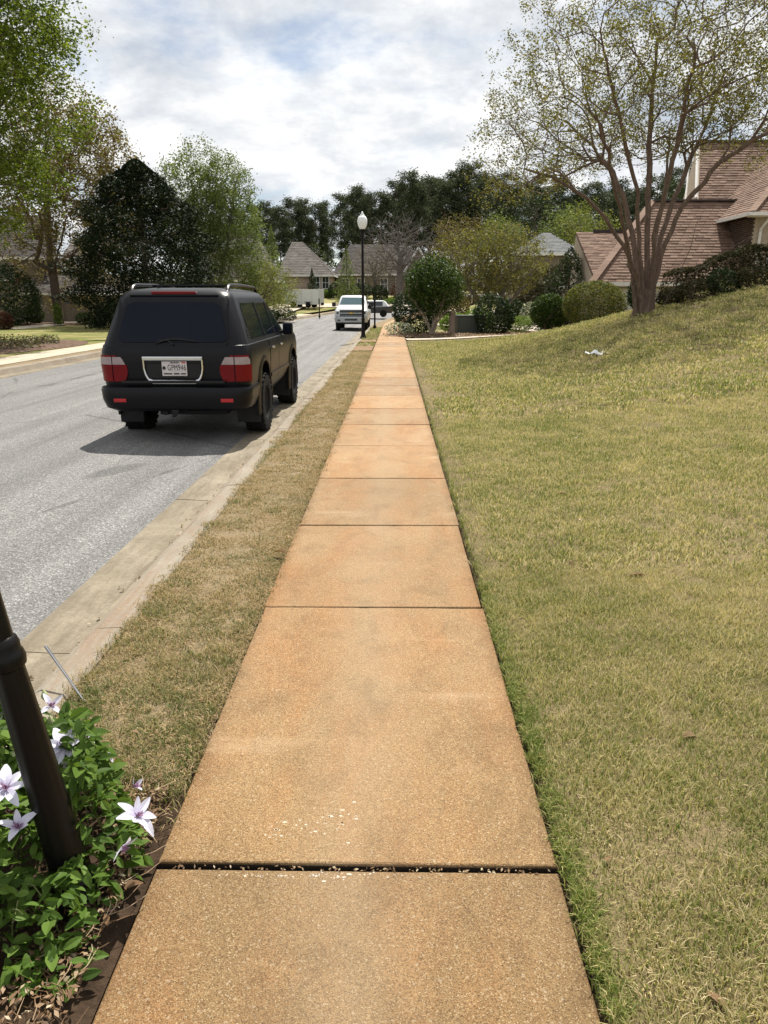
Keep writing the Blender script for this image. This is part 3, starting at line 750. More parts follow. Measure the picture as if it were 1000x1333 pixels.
# verge between kerb and path: mostly dormant, green near the post
vs = tuft_set('verge_tufts', 'verge_blade', 60, .07, .021, 1.35, .0030, 6); vm = tuft_set('verge_tufts_mid', 'verge_blade', 60, .11, .024, 1.35, .005, 6)
vg = tuft_set('verge_green_tufts', 'verge_green', 34, .06, .040, .85, .0030, 6)
def vk(x, y): return (x > -1.41) & (x < -.755) & ~((x < -.70) & (y < 2.25 + (x + 1.4)*-.6))
P = sample(rng, 260, -1.42, -.72, 1.9, 7, vk); scatter('grass', onhill(P, -.004), rng.uniform(.7, 1.3, len(P)), vs, 5)
yv = np.concatenate([rng.uniform(2.2, 8, 420), rng.uniform(8, 24.5, 420)]); P = np.stack([-.765 - np.abs(rng.normal(0, .018, len(yv))), yv], 1)
scatter('grass', onhill(P, -.012), rng.uniform(.6, 1.2, len(P)), vs, 12)
P = sample(rng, 110, -1.42, -.72, 7, 24.6, vk); scatter('grass', onhill(P, -.004), rng.uniform(.7, 1.3, len(P)), vm, 6)
P = sample(rng, 420, -1.44, -.74, 2.0, 6.2, lambda x, y: vk(x, y) & (rng.random(len(x)) < np.clip((4.3 - y)/1.7, .06, .95))); scatter('grass', onhill(P, -.004), rng.uniform(.5, 1.15, len(P)), vg, 7)
yk = rng.uniform(2.6, 25, 420); P = np.stack([-1.405 + rng.normal(0, .012, 420), yk], 1); P = P[(np.sin(yk*1.9) + np.sin(yk*.7+1)) > .35]
scatter('grass', onhill(P, -.008), rng.uniform(.5, 1.05, len(P)), vg, 8)
for (a, b_) in ((27.2, 29.8), (31.6, 46)):
    P = sample(rng, 70, -1.42, -.74, a, b_, lambda x, y: x > -9); scatter('grass', onhill(P, -.004), rng.uniform(.8, 1.5, len(P)), edge_set, 9)

# ================================================================== VEHICLES
class Shell:
    """stack of rounded plan outlines: rows = (z, half width, rear y, front y, rear radius, front radius)"""
    def __init__(s, rows): s.rows = np.array(rows, float)
    def row(s, z): return [float(np.interp(z, s.rows[:, 0], s.rows[:, k])) for k in range(1, 6)]
    def s_of_y(s, z, y):
        hw, yr, yf, rr, rf = s.row(z); return (hw - rr) + PI/2*rr + (y - yr - rr)
    def pt(s, z, d, off=0.):
        """point at distance d along the outline from the rear centre (d<0: left side)"""
        hw, yr, yf, rr, rf = s.row(z); sg = 1 if d >= 0 else -1; d = abs(d)
        a1 = hw - rr; c1 = PI/2*rr; L = yf - yr - rr - rf; c2 = PI/2*rf
        if d <= a1: x, y, nx_, ny_ = d, yr, 0, -1
        elif d <= a1 + c1: t = (d - a1)/rr; x, y, nx_, ny_ = a1 + rr*math.sin(t), yr + rr - rr*math.cos(t), math.sin(t), -math.cos(t)
        elif d <= a1 + c1 + L: x, y, nx_, ny_ = hw, yr + rr + d - a1 - c1, 1, 0
        elif d <= a1 + c1 + L + c2:
            t = (d - a1 - c1 - L)/rf; x, y, nx_, ny_ = hw - rf + rf*math.cos(t), yf - rf + rf*math.sin(t), math.cos(t), math.sin(t)
        else: x, y, nx_, ny_ = max(0, hw - rf - (d - a1 - c1 - L - c2)), yf, 0, 1
        return Vector((sg*(x + nx_*off), y + ny_*off, z))
    def total(s, z):
        hw, yr, yf, rr, rf = s.row(z); return (hw-rr) + PI/2*rr + (yf-yr-rr-rf) + PI/2*rf + (hw-rf)
    def loft(s, mb, cap=True):
        ring = []
        for row in s.rows:
            z = row[0]; hw, yr, yf, rr, rf = row[1:]
            bp = [0, (hw-rr)*.5, hw-rr] + [hw-rr + PI/2*rr*k/6 for k in range(1, 7)]
            e = bp[-1]; L = yf-yr-rr-rf; bp += [e + L*k/10 for k in range(1, 11)]; e = bp[-1]; bp += [e + PI/2*rf*k/6 for k in range(1, 7)]; e = bp[-1]; bp += [e + (hw-rf)*.5, e + (hw-rf)]
            right = [s.pt(z, d) for d in bp]; left_ = [Vector((-p.x, p.y, p.z)) for p in right[-2:0:-1]]
            ring.append(right + left_)
        k = len(ring[0]); v = [p for r_ in ring for p in r_]
        f = [(i*k+j, i*k+(j+1) % k, (i+1)*k+(j+1) % k, (i+1)*k+j) for i in range(len(ring)-1) for j in range(k)]
        if cap: f += [tuple(range(k-1, -1, -1)), tuple((len(ring)-1)*k + j for j in range(k))]
        return mb.add(v, f)
    def patch(s, mb, z0, z1, nz, sfun, ns, off, skirt=True):
        """raised panel that follows the shell; sfun(z) -> (d0, d1)"""
        g = []; h = []
        for i in range(nz+1):
            z = z0 + (z1-z0)*i/nz; a, b_ = sfun(z)
            g.append([s.pt(z, a + (b_-a)*j/ns, off) for j in range(ns+1)]); h.append([s.pt(z, a + (b_-a)*j/ns, -.004) for j in range(ns+1)])
        v = [p for r_ in g for p in r_]; k = ns+1
        f = [(i*k+j, i*k+j+1, (i+1)*k+j+1, (i+1)*k+j) for i in range(nz) for j in range(ns)]
        mb.add(v, f)
        if skirt:
            edge = [(0, j) for j in range(ns)] + [(i, ns) for i in range(nz)] + [(nz, j) for j in range(ns, 0, -1)] + [(i, 0) for i in range(nz, 0, -1)]
            vv = [g[i][j] for i, j in edge] + [h[i][j] for i, j in edge]; m = len(edge)
            mb.add(vv, [(i, (i+1) % m, m + (i+1) % m, m + i) for i in range(m)])
        return mb
def rnd_range(z0, z1, a, b_, ra, rb=None, rtop=None):
    """d-range with rounded corners"""
    def f(z):
        r_ = ra; t = 0.
        for (edge, rr) in ((z0, ra), (z1, rtop if rtop is not None else ra)):
            dd = abs(z - edge)
            if dd < rr: t = rr - math.sqrt(max(0, rr*rr - (rr-dd)**2))
        return (a + t, b_ - t)
    return f
def boolean_cut(o, cutters):
    for c in cutters:
        m = o.modifiers.new('cut', 'BOOLEAN'); m.operation = 'DIFFERENCE'; m.object = c; m.solver = 'EXACT'
    dg = bpy.context.evaluated_depsgraph_get(); me = bpy.data.meshes.new_from_object(o.evaluated_get(dg))
    o.modifiers.clear(); o.data = me
    for c in cutters: bpy.data.objects.remove(c, do_unlink=True)
def text_mesh(txt, size, mat, ext=.0008, parent=None, name='lettering', xs_=1., bold=0., sp=1.):
    cu = bpy.data.curves.new(name, 'FONT'); cu.body = txt; cu.size = size; cu.align_x = 'CENTER'; cu.align_y = 'CENTER'; cu.extrude = ext; cu.offset = bold; cu.space_character = sp
    o = bpy.data.objects.new('tmp', cu); COL.objects.link(o); dg = bpy.context.evaluated_depsgraph_get(); dg.update()
    me = bpy.data.meshes.new_from_object(o.evaluated_get(dg)); bpy.data.objects.remove(o, do_unlink=True)
    return link(name, me, mat, parent)
def make_wheel(parent, pos, rt, wd, rr, out, spokes=6, lugs=26, rim='rim_dark', name='wheel'):
    """wheel > tyre, tread; axis along X, out = +1/-1 side facing outwards"""
    m = MB(); hw = wd/2
    m.lathe([(.02, hw*.30*out), (rr*.28, hw*.34*out), (rr*.30, hw*.10*out), (rr*.84, -.02*out), (rr*.90, hw*.62*out), (rr*1.0, hw*.72*out), (rr*1.02, hw*.60*out), (rr*.97, -hw*.7*out), (.02, -hw*.7*out)], 28, axis='X')
    for k in range(spokes):
        a = 2*PI*k/spokes; Mx = Matrix.Rotation(a, 3, 'X'); c = Mx @ Vector((hw*.28*out, 0, rr*.58))
        m.box(c, (.05, rr*.26, rr*.62), M=Mx)
    o = m.build(name, rim, parent, True); o.location = pos
    t = MB()
    t.lathe([(rr*.98, -hw*.70), (rr*1.08, -hw*.93), (rt*.80, -hw*1.0), (rt*.93, -hw*.97), (rt*.972, -hw*.80), (rt*.975, 0), (rt*.972, hw*.80), (rt*.93, hw*.97), (rt*.80, hw*1.0), (rr*1.08, hw*.93), (rr*.98, hw*.70)], 40, axis='X')
    t.build('tyre', 'rubber', o, True)
    if lugs:
        t = MB()
        for k in range(lugs):
            for (xo, ph) in ((-.72, 0), (-.24, .5), (.24, 0), (.72, .5)):
                a = 2*PI*(k + ph)/lugs; Mx = Matrix.Rotation(a, 3, 'X'); big_ = abs(xo) > .5
                t.box(Mx @ Vector((xo*hw*1.06, 0, rt*.972)), (hw*(.44 if big_ else .36), 2*PI*rt/lugs*.58, rt*.055), M=Mx @ Matrix.Rotation(.22*(1 if xo > 0 else -1), 3, 'Z'))
        t.build('tread', 'rubber', o)
    return o

# ---- the black off-road wagon parked by the kerb: local origin under the rear axle, +Y is forward
suv = thing('parked_car', 'matt black sport utility car parked at the kerb with chrome framed number plate', 'car', (-2.775, 10.12, -.142), R(.0))
LB = Shell([(.50, .86, -.98, 3.66, .20, .30), (.58, .915, -1.02, 3.74, .20, .32), (.74, .950, -1.045, 3.78, .19, .34), (.92, .962, -1.055, 3.78, .185, .36), (1.06, .955, -1.05, 3.72, .18, .38), (1.14, .930, -1.03, 3.62, .17, .40), (1.175, .86, -.98, 3.5, .15, .4)])
GH = Shell([(1.13, .925, -1.025, 2.55, .17, .25), (1.18, .905, -1.01, 2.45, .165, .25), (1.70, .735, -.82, 1.72, .15, .30), (1.77, .700, -.76, 1.60, .16, .32), (1.815, .62, -.66, 1.45, .18, .34), (1.838, .45, -.45, 1.2, .2, .3)])
m = MB(); LB.loft(m); body = m.build('body', 'black_paint', suv, True)
RT = .405
cut = []
for y in (0, 2.85):
    for sx in (-1, 1):
        c = MB(); c.lathe([(.475, -.20), (.475, .20)], 30, (sx*.93, y, RT), 'X'); cut.append(c.build('tmpc', None))
        cut[-1].parent = suv
bpy.context.view_layer.update(); boolean_cut(body, cut)
body.data.materials.clear(); body.data.materials.append(MATS['black_paint'])
m = MB(); GH.loft(m); m.build('cabin', 'black_paint', suv, True)
m = MB(); m.box((0, 1.4, .52), (1.50, 4.2, .26)); m.box((0, 0, .40), (1.5, .14, .14)); m.box((.1, -.5, .42), (.9, .35, .2)); m.build('underbody', 'black_plastic', suv, bevel=.02)
m = MB(); m.tube([(-.55, -.93, .44), (.55, -.93, .44)], .028, 8); m.box((0, -1.0, .435), (.09, .26, .08)); m.tube([(.02, -1.13, .43), (.02, -1.17, .40), (-.03, -1.15, .38)], .02, 6); m.box((-.17, -.98, .40), (.06, .08, .06)); m.build('tow_hitch', 'black_plastic', suv)
# flared arches
for y in (0, 2.85):
    for sx in (-1, 1):
        m = MB(); prof = []
        for k in range(19):
            a = PI*(-.06 + 1.12*k/18); c, s_ = math.cos(a), math.sin(a)
            prof.append([(sx*.945, y + c*.475, RT + s_*.475), (sx*.978, y + c*.476, RT + s_*.476), (sx*.982, y + c*.49, RT + s_*.49), (sx*.958, y + c*.56, RT + s_*.56), (sx*.93, y + c*.56, RT + s_*.56)])
        v = [p for q in prof for p in q]; f = [(i*5+j, i*5+(j+1) % 5, (i+1)*5+(j+1) % 5, (i+1)*5+j) for i in range(18) for j in range(5)] + [(0, 1, 2, 3, 4), tuple(18*5+j for j in (4, 3, 2, 1, 0))]
        m.add(v, f); m.build('wheel_arch', 'black_paint', suv, True)
        make_wheel(suv, (sx*.845, y, RT), RT, .285, .215, sx)
        m = MB(); m.box((sx*.80, y - .475, .37), (.32, .02, .36)); m.build('mudflap', 'black_plastic', suv, bevel=.008)
# bumper
BP = Shell([(.43, .84, -1.10, -.46, .2, .02), (.47, .93, -1.15, -.46, .22, .02), (.58, .965, -1.175, -.46, .22, .02), (.70, .972, -1.18, -.46, .22, .02), (.735, .955, -1.165, -.46, .2, .02), (.75, .90, -1.10, -.46, .2, .02)])
m = MB(); BP.loft(m); bp = m.build('rear_bumper', 'black_paint', suv, True)
for sx in (-1, 1):
    m = MB(); BP.patch(m, .555, .60, 2, lambda z, sx=sx: (sx*.60, sx*.755), 3, .008); m.build('reflector', 'reflector_red', suv)
m = MB(); m.box((0, -1.06, .755), (1.30, .16, .012)); m.build('step_pad', 'black_plastic', suv, bevel=.004)
# front bumper
FB = Shell([(.48, .86, 3.0, 3.84, .02, .34), (.56, .93, 3.0, 3.90, .02, .36), (.74, .95, 3.05, 3.92, .02, .36), (.78, .92, 3.05, 3.88, .02, .36)])
m = MB(); FB.loft(m); m.build('front_bumper', 'black_paint', suv, True)
# tailgate and its split line
m = MB(); LB.patch(m, .80, 1.125, 8, lambda z: (-.775, .775), 12, .010); tg = m.build('tailgate', 'black_paint', suv, True)
m = MB(); m.box((0, -1.066, .925), (1.52, .004, .006)); m.build('tailgate_seam', 'rubber', suv)
# upper hatch with window
m = MB(); GH.patch(m, 1.14, 1.735, 10, rnd_range(1.14, 1.735, -.70, .70, .03), 10, .010)
hatch = m.build('hatch', 'black_paint', suv, True)
def rear_glass(z): t = (z - 1.18)/.48; q = .70 - .12*t; a, b_ = rnd_range(1.18, 1.66, -q, q, .07)(z); return a, b_
m = MB(); GH.patch(m, 1.18, 1.66, 16, rear_glass, 12, .020); g_ = m.build('rear_window', 'car_glass', suv, True)
m = MB(); m.box((0, -.775, 1.775), (.56, .09, .035)); m.build('brake_light', 'tail_red', suv, bevel=.012)
m = MB(); m.box((0, -.765, 1.745), (1.12, .10, .025)); m.build('spoiler_lip', 'black_paint', suv, bevel=.012)
m = MB(); m.tube([(.02, -1.065, 1.155), (-.05, -1.045, 1.205), (-.16, -1.03, 1.20)], .011, 6); m.tube([(-.22, -1.05, 1.165), (-.05, -1.035, 1.215), (.12, -1.03, 1.215), (.31, -1.045, 1.19)], [.006, .012, .012, .005], 6); m.build('wiper', 'black_plastic', suv)
# lamps
for sx in (-1, 1):
    o0, o1 = .585, .765
    def inner(z, sx=sx):
        t = (z - .765)/.25; a = o0 + (.05*max(0, t-.45)**1.3*3.2 if t > .45 else 0) + (.03*(1-t/.12) if t < .12 else 0)
        return (sx*a, sx*o1)
    m = MB(); LB.patch(m, .755, .905, 6, inner, 6, .020); a = m.build('tail_light', 'tail_red', suv, True)
    m = MB(); LB.patch(m, .907, 1.00, 6, lambda z, f_=inner: (f_(z)[0]+.012*(1 if f_(z)[0] > 0 else -1), f_(z)[1]), 6, .019); m.build('reversing_lens', 'tail_clear', a, True)
    m = MB(); LB.patch(m, 1.0, 1.022, 2, lambda z, sx=sx: (sx*(.70 if z < 1.01 else .72), sx*.765), 4, .017); m.build('lens_trim', 'tail_red', a, True)
    def outer(z, sx=sx):
        t = (z - .755)/.265; e = 1.005 - (.05*(t-.8)/.2 if t > .8 else 0)
        return (sx*.778, sx*e)
    m = MB(); LB.patch(m, .755, .905, 6, outer, 8, .018); a = m.build('tail_light', 'tail_red', suv, True)
    m = MB(); LB.patch(m, .907, 1.0, 4, lambda z, f_=outer: (f_(z)[0], f_(z)[1] - .03*(1 if f_(z)[1] > 0 else -1)), 8, .017); m.build('indicator_lens', 'tail_clear', a, True)
    m = MB(); LB.patch(m, 1.0, 1.022, 2, outer, 6, .015); m.build('lens_trim', 'tail_red', a, True)
# plate, chrome frame
rec = MB(); rec.box((0, -1.062, .872), (.68, .012, .20)); rec.build('plate_recess', 'black_plastic', suv, bevel=.004)
m = MB(); m.box((0, -1.082, .985), (.76, .04, .05)); m.build('chrome_bar', 'chrome', suv, bevel=.014)
pth = [(-.37, -1.075, .97), (-.37, -1.075, .86), (-.357, -1.075, .80), (-.325, -1.075, .765), (-.27, -1.075, .752), (.27, -1.075, .752), (.325, -1.075, .765), (.357, -1.075, .80), (.37, -1.075, .86), (.37, -1.075, .97)]
m = MB(); m.tube(pth, .0125, 8); m.build('chrome_frame', 'chrome', suv, True)
m = MB(); m.box((0.015, -1.076, .868), (.315, .008, .162)); pl = m.build('number_plate', 'white_plate', suv, bevel=.003)
def on_plate(o, x, z, d=.0046):
    o.location = (x, -1.076 - d - .0004, z); o.rotation_euler = (R(90), 0, 0)
t = text_mesh('GPM946', .094, 'plate_ink', .0008, pl, 'lettering', bold=.0, sp=1.10); t.scale = (.66, 1.1, 1); on_plate(t, .045, .868)
t = text_mesh('GEORGIA', .026, 'plate_ink', .0006, pl, 'lettering', bold=.001); on_plate(t, .02, .932)
m = MB(); m.lathe([(.022, -.0006), (.022, .0008)], 12, (0, 0, 0), 'Y'); m.box((0, 0, .021), (.008, .002, .014)); e = m.build('peach_emblem', 'plate_ink', pl); e.location = (-.115, -1.0808, .866)
for x, w_ in ((-.08, .10), (.03, .07), (.115, .06)):
    m = MB(); m.box((x + .01, -1.0806, .802), (w_, .0012, .010)); m.build('plate_line', 'plate_ink', pl)
m = MB(); m.box((.135, -1.0806, .934), (.05, .0012, .018)); m.build('plate_sticker', 'plate_red', pl)
# right and left flanks
for sx in (-1, 1):
    for nm, y0, y1 in (('door', .54, 1.30), ('door', 1.32, 2.38)):
        def rg(z, y0=y0, y1=y1, sx=sx):
            yy0 = y0
            if y0 < 1 and z < .85: yy0 = max(y0, math.sqrt(max(0, .58**2 - (z-RT)**2)) + .02)
            return (sx*LB.s_of_y(z, yy0), sx*LB.s_of_y(z, y1))
        m = MB(); LB.patch(m, .62, 1.13, 8, rg, 6, .006); d_ = m.build(nm, 'black_paint', suv, True)
        hy = y1 - .70 if y0 < 1 else y0 + .14
        hy = y0 + .10
        h_ = LB.pt(1.02, sx*LB.s_of_y(1.02, hy + .08), .022)
        m = MB(); m.box(h_, (.03, .17, .030)); m.build('handle', 'black_plastic' if sx < 0 else 'chrome', d_, bevel=.010)
    # side glass
    for nm, y0, y1, slant in (('quarter_window', -.60, .40, (.10, .0)), ('rear_door_window', .46, 1.28, (0, 0)), ('front_door_window', 1.34, 2.30, (0, -.62))):
        def rg(z, y0=y0, y1=y1, sx=sx, sl_=slant):
            t = (z - 1.20)/.45; a = y0 + sl_[0]*t; b_ = y1 + sl_[1]*t
            f = rnd_range(1.20, 1.65, a, b_, .05)(z)
            return (sx*GH.s_of_y(z, f[0]), sx*GH.s_of_y(z, f[1]))
        m = MB(); GH.patch(m, 1.20, 1.65, 8, rg, 8, .006); m.build('side_window', 'car_glass', suv, True)
    for yb in (.43, 1.31): m = MB(); m.tube([GH.pt(z, sx*GH.s_of_y(z, yb), .006) for z in (1.19, 1.42, 1.66)], .014, 6); m.build('window_pillar', 'black_plastic', suv)
    for k in range(5):
        z = 1.225 + k*.025; p = GH.pt(z, sx*GH.s_of_y(z, -.66 + k*.012), .006); m = MB(); m.box(p, (.01, .11, .010)); m.build('vent_slat', 'black_plastic', suv)
    m = MB(); LB.patch(m, .70, .735, 2, lambda z, sx=sx: (sx*LB.s_of_y(z, .56), sx*LB.s_of_y(z, 2.32)), 8, .022); m.build('side_moulding', 'black_paint', suv, True)
    # roof rails
    m = MB(); y0, y1 = -.52, 1.42; X = .62
    P = [(sx*X, y0-.03, 1.78), (sx*X, y0+.03, 1.845), (sx*X, y0+.14, 1.875), (sx*(X-.01), .4, 1.885), (sx*X, y1-.14, 1.87), (sx*X, y1-.03, 1.84), (sx*X, y1+.03, 1.765)]
    m.tube(P, [.026, .025, .021, .020, .021, .025, .026], 8); m.build('roof_rail', 'black_paint', suv, True)
    # mirrors
    m = MB(); m.box((0, 0, 0), (.17, .11, .20)); mr = m.build('mirror', 'black_paint', suv, True, bevel=.052); mr.location = (sx*1.02, 1.98, 1.235)
    m = MB(); m.box((0, -.054, 0), (.145, .012, .15)); m.build('mirror_glass', 'car_glass', mr, bevel=.005)
    m = MB(); m.box((-sx*.12, .01, -.05), (.10, .06, .05)); m.build('mirror_arm', 'black_plastic', mr, bevel=.012)
m = MB(); m.box((-.30, -.40, 1.845), (.05, .05, .02)); m.tube([(-.30, -.41, 1.85), (-.30, -.55, 1.87)], .006, 5); m.build('aerial', 'black_plastic', suv)
m = MB(); m.tube([(-.55, .1, 1.875), (.55, .1, 1.875)], .018, 6); m.build('roof_bar', 'black_paint', suv)

# raised suspension: everything above the bumper sits a hand's breadth higher
def lift(z): return .105*float(sstep((z - .70)/.12))
def raise_part(o):
    if o.name.split('.')[0] in ('wheel', 'mudflap', 'rear_bumper', 'reflector'): return
    if o.type == 'MESH':
        if Vector(o.location).length > .01: o.location.z += lift(o.location.z); return
        for v in o.data.vertices: v.co.z += lift(v.co.z)
    for c in o.children: raise_part(c)
for o in list(suv.children): raise_part(o)

# ---- white pick-up driving this way (built facing +Y, turned round)
p0 = at(456, 428, 46.5)
tr = thing('pickup_truck', 'white pickup truck with wide dark grille coming towards the camera behind the street lamp', 'pickup truck', (p0.x + .22, 46.5, -.13), PI)
TB = Shell([(.55, .93, -3.2, 2.55, .1, .2), (.70, .985, -3.25, 2.62, .1, .24), (1.0, 1.0, -3.25, 2.64, .1, .26), (1.16, .99, -3.25, 2.60, .1, .3), (1.26, .93, -3.2, 2.45, .1, .3), (1.29, .80, -3.1, 2.3, .1, .3)])
m = MB(); TB.loft(m); m.build('body', 'white_paint', tr, True)
HD = Shell([(1.24, .93, -1.2, 2.52, .1, .3), (1.34, .90, -1.2, 2.25, .1, .3), (1.43, .86, -1.2, 1.75, .1, .25), (1.50, .80, -1.2, 1.15, .1, .2)])
m = MB(); HD.loft(m); m.build('hood', 'white_paint', tr, True)
TC = Shell([(1.22, .95, -1.4, 1.25, .12, .25), (1.48, .91, -1.38, 1.08, .12, .25), (1.97, .77, -1.2, .36, .12, .25), (2.04, .70, -1.1, .2, .15, .25), (2.065, .52, -.9, -.05, .2, .25)])
m = MB(); TC.loft(m); m.build('cab', 'white_paint', tr, True)
def fr(sh, z, x): return sh.total(z) - x
m = MB(); TC.patch(m, 1.50, 1.94, 6, lambda z: (TC.total(z) - (.80 - .13*(z-1.50)/.44), TC.total(z)), 8, .012)
TC.patch(m, 1.50, 1.94, 6, lambda z: (-(TC.total(z) - (.80 - .13*(z-1.50)/.44)), -TC.total(z)), 8, .012); m.build('windscreen', 'windshield', tr, True)
for sx in (-1, 1):
    m = MB(); TC.patch(m, 1.52, 1.92, 4, lambda z, sx=sx: (sx*TC.s_of_y(z, -1.1), sx*TC.s_of_y(z, .80 - .6*(z-1.52)/.40)), 6, .008); m.build('side_window', 'dark_window', tr, True)
    m = MB(); m.box((0, 0, 0), (.24, .10, .26)); o = m.build('mirror', 'black_plastic', tr, True, bevel=.05); o.location = (sx*1.16, .80, 1.52)
    m = MB(); m.box((0, 0, 0), (.30, .10, .30)); o = m.build('headlight', 'headlight', tr, True, bevel=.03); o.location = (sx*.80, 2.62, 1.02)
    m = MB(); m.box((0, .056, .02), (.13, .02, .13)); m.build('lens', 'dark_window', o, bevel=.01)
    m = MB(); m.box((sx*.72, 2.80, .62), (.16, .03, .10)); m.build('fog_light', 'dark_window', tr, bevel=.01)
    for y in (1.75, -2.0): make_wheel(tr, (sx*.84, y, .40), .40, .27, .24, sx, 6, 0, 'silver_paint')
m = MB(); m.box((0, 2.645, 1.03), (1.34, .07, .42)); gl = m.build('grille', 'dark_window', tr, bevel=.015)
for z in (1.19, 1.03, .87): 
    m = MB(); m.box((0, 2.685, z), (1.34, .02, .018 if z != 1.03 else .05)); m.build('grille_bar', 'silver_paint', gl, bevel=.005)
m = MB(); m.prism([(-.16, 2.692, 1.0), (-.05, 2.692, 1.0), (-.05, 2.692, .985), (.06, 2.692, .985), (.06, 2.692, 1.0), (.15, 2.692, 1.0), (.18, 2.692, 1.06), (.06, 2.692, 1.06), (.06, 2.692, 1.075), (-.05, 2.692, 1.075), (-.05, 2.692, 1.06), (-.19, 2.692, 1.06)], (0, .02, 0)); m.build('emblem', 'gold_emblem', gl)
TBP = Shell([(.46, .86, 2.3, 2.74, .05, .2), (.52, .98, 2.2, 2.80, .05, .24), (.78, 1.01, 2.2, 2.82, .05, .24), (.82, .97, 2.2, 2.78, .05, .24)])
m = MB(); TBP.loft(m); m.build('front_bumper', 'silver_paint', tr, True)
m = MB(); m.box((0, 2.825, .66), (.75, .02, .11)); m.build('bumper_opening', 'dark_window', tr, bevel=.005)
m = MB(); m.box((0, 0, .48), (1.3, 4.5, .2)); m.build('underbody', 'black_plastic', tr)

# ---- enclosed trailer far off
p0 = at(397, 398, 82); g0 = T(p0.x, 82)
tl = thing('cargo_trailer', 'white enclosed cargo trailer with double axle parked in front of the grey roofed house', 'trailer', (p0.x, 82, g0 + .06), R(-14))
m = MB(); m.box((0, 0, 1.12), (3.9, 1.9, 1.55)); m.build('body', 'white_paint', tl, bevel=.05)
m = MB(); m.box((0, 0, 1.915), (3.95, 1.95, .06)); m.build('roof', 'white_trim', tl, bevel=.02)
for x in (-1.2, 0, 1.2): m = MB(); m.box((x, -.956, 1.1), (.03, .012, 1.5)); m.build('seam_strip', 'silver_paint', tl)
for x in (-.95, .75):
    for y in (-.9, .9):
        m = MB(); m.lathe([(.12, -.1), (.30, -.1), (.33, 0), (.30, .1), (.12, .1)], 16, (x, y, .31), 'Y'); m.build('wheel', 'rubber', tl, True)
    m = MB(); m.box((x, -.98, .62), (.75, .16, .05)); m.build('mudguard', 'black_plastic', tl)
m = MB(); m.tube([(-1.9, 0, .42), (-3.1, 0, .42)], .06, 6); m.build('tow_bar', 'black_plastic', tl)
m = MB(); m.tube([(1.5, -.2, 0), (1.5, -.2, .4)], .05, 6); m.build('jack', 'black_plastic', tl)

# ---- distant dark pick-up seen past the lamp post
p0 = at(481, 407, 66)
cr = thing('parked_car', 'small dark car with pale roof far off just right of the lamp post', 'car', (p0.x-.1, 66, T(p0.x, 66) + .02), R(90))
FS = Shell([(.35, .80, -2.1, 2.1, .2, .2), (.6, .88, -2.2, 2.2, .2, .25), (.92, .86, -2.2, 2.15, .2, .3)]); m = MB(); FS.loft(m); m.build('body', 'dark_window', cr, True)
FC = Shell([(.90, .84, -1.9, 1.1, .15, .2), (1.38, .66, -1.5, .35, .15, .2), (1.43, .55, -1.3, .2, .2, .2)]); m = MB(); FC.loft(m); m.build('cabin', 'white_paint', cr, True)
for sx in (-1, 1):
    m = MB(); FC.patch(m, .96, 1.33, 3, lambda z, sx=sx: (sx*FC.s_of_y(z, -1.3), sx*FC.s_of_y(z, .45)), 4, .01); m.build('side_window', 'dark_window', cr)
    for y in (-1.35, 1.35): m = MB(); m.lathe([(.1, -.1), (.31, -.1), (.31, .1), (.1, .1)], 14, (sx*.78, y, .31), 'X'); m.build('wheel', 'rubber', cr, True)

# ================================================================== STREET FURNITURE
def lamp_post(loc, label, tilt=(0, 0), H=5.05, group='black lamp posts along the pavement', globe=True, thick=1.):
    t = thing('street_lamp', label, 'street lamp', loc); t.rotation_euler = (tilt[0], tilt[1], 0)
    flute = lambda a, z: 1 + .07*abs(math.cos(4*a))
    k = thick
    m = MB(); m.lathe([(.15*k, -.05), (.15*k, .03), (.125*k, .06), (.115*k, .10), (.092*k, .13)], 24); m.build('base', 'iron_black', t, True)
    m = MB(); m.lathe([(.090*k, .10), (.084*k, .3), (.070*k, .66), (.063*k, .80)], 40, rfun=flute); m.build('fluted_shaft', 'iron_black', t, True)
    m = MB(); m.lathe([(.06*k, .785), (.080*k, .795), (.086*k, .815), (.080*k, .832), (.074*k, .838), (.076*k, .855), (.068*k, .872), (.056*k, .878)], 28); m.build('collar', 'iron_black', t, True)
    m = MB(); m.lathe([(.056*k, .86), (.054*k, 1.5), (.048*k, H-.95)], 32, rfun=lambda a, z: 1 + .05*abs(math.cos(4*a))); m.build('pole', 'iron_black', t, True)
    z = H - .95
    m = MB(); m.lathe([(.05, z-.03), (.085, z), (.07, z+.04), (.09, z+.08), (.125, z+.14), (.135, z+.20), (.11, z+.22)], 20); m.build('lamp_holder', 'iron_black', t, True)
    m = MB(); m.lathe([(.10, z+.21), (.16, z+.30), (.205, z+.43), (.215, z+.55), (.19, z+.67), (.13, z+.75), (.075, z+.775)], 24, rfun=lambda a, zz: 1 + .02*math.cos(16*a)); m.build('glass_globe', 'lamp_glass', t, True)
    m = MB(); m.lathe([(.08, z+.77), (.095, z+.79), (.08, z+.83), (.04, z+.85), (.05, z+.88), (.03, z+.92), (.005, z+.95)], 16); m.build('finial', 'lamp_glass', t, True)
    return t
bz = at(473, 440, 33.0)
lamp_post((bz.x, 33.0, 0), 'tall black street lamp with white acorn globe standing in the verge', H=5.32)
lamp_post((-.90, 1.64, -.05), 'black fluted lamp post leaning beside the pavement, growing out of the purple and white flowers', tilt=(0, R(-7.2)), H=4.4, thick=.57)
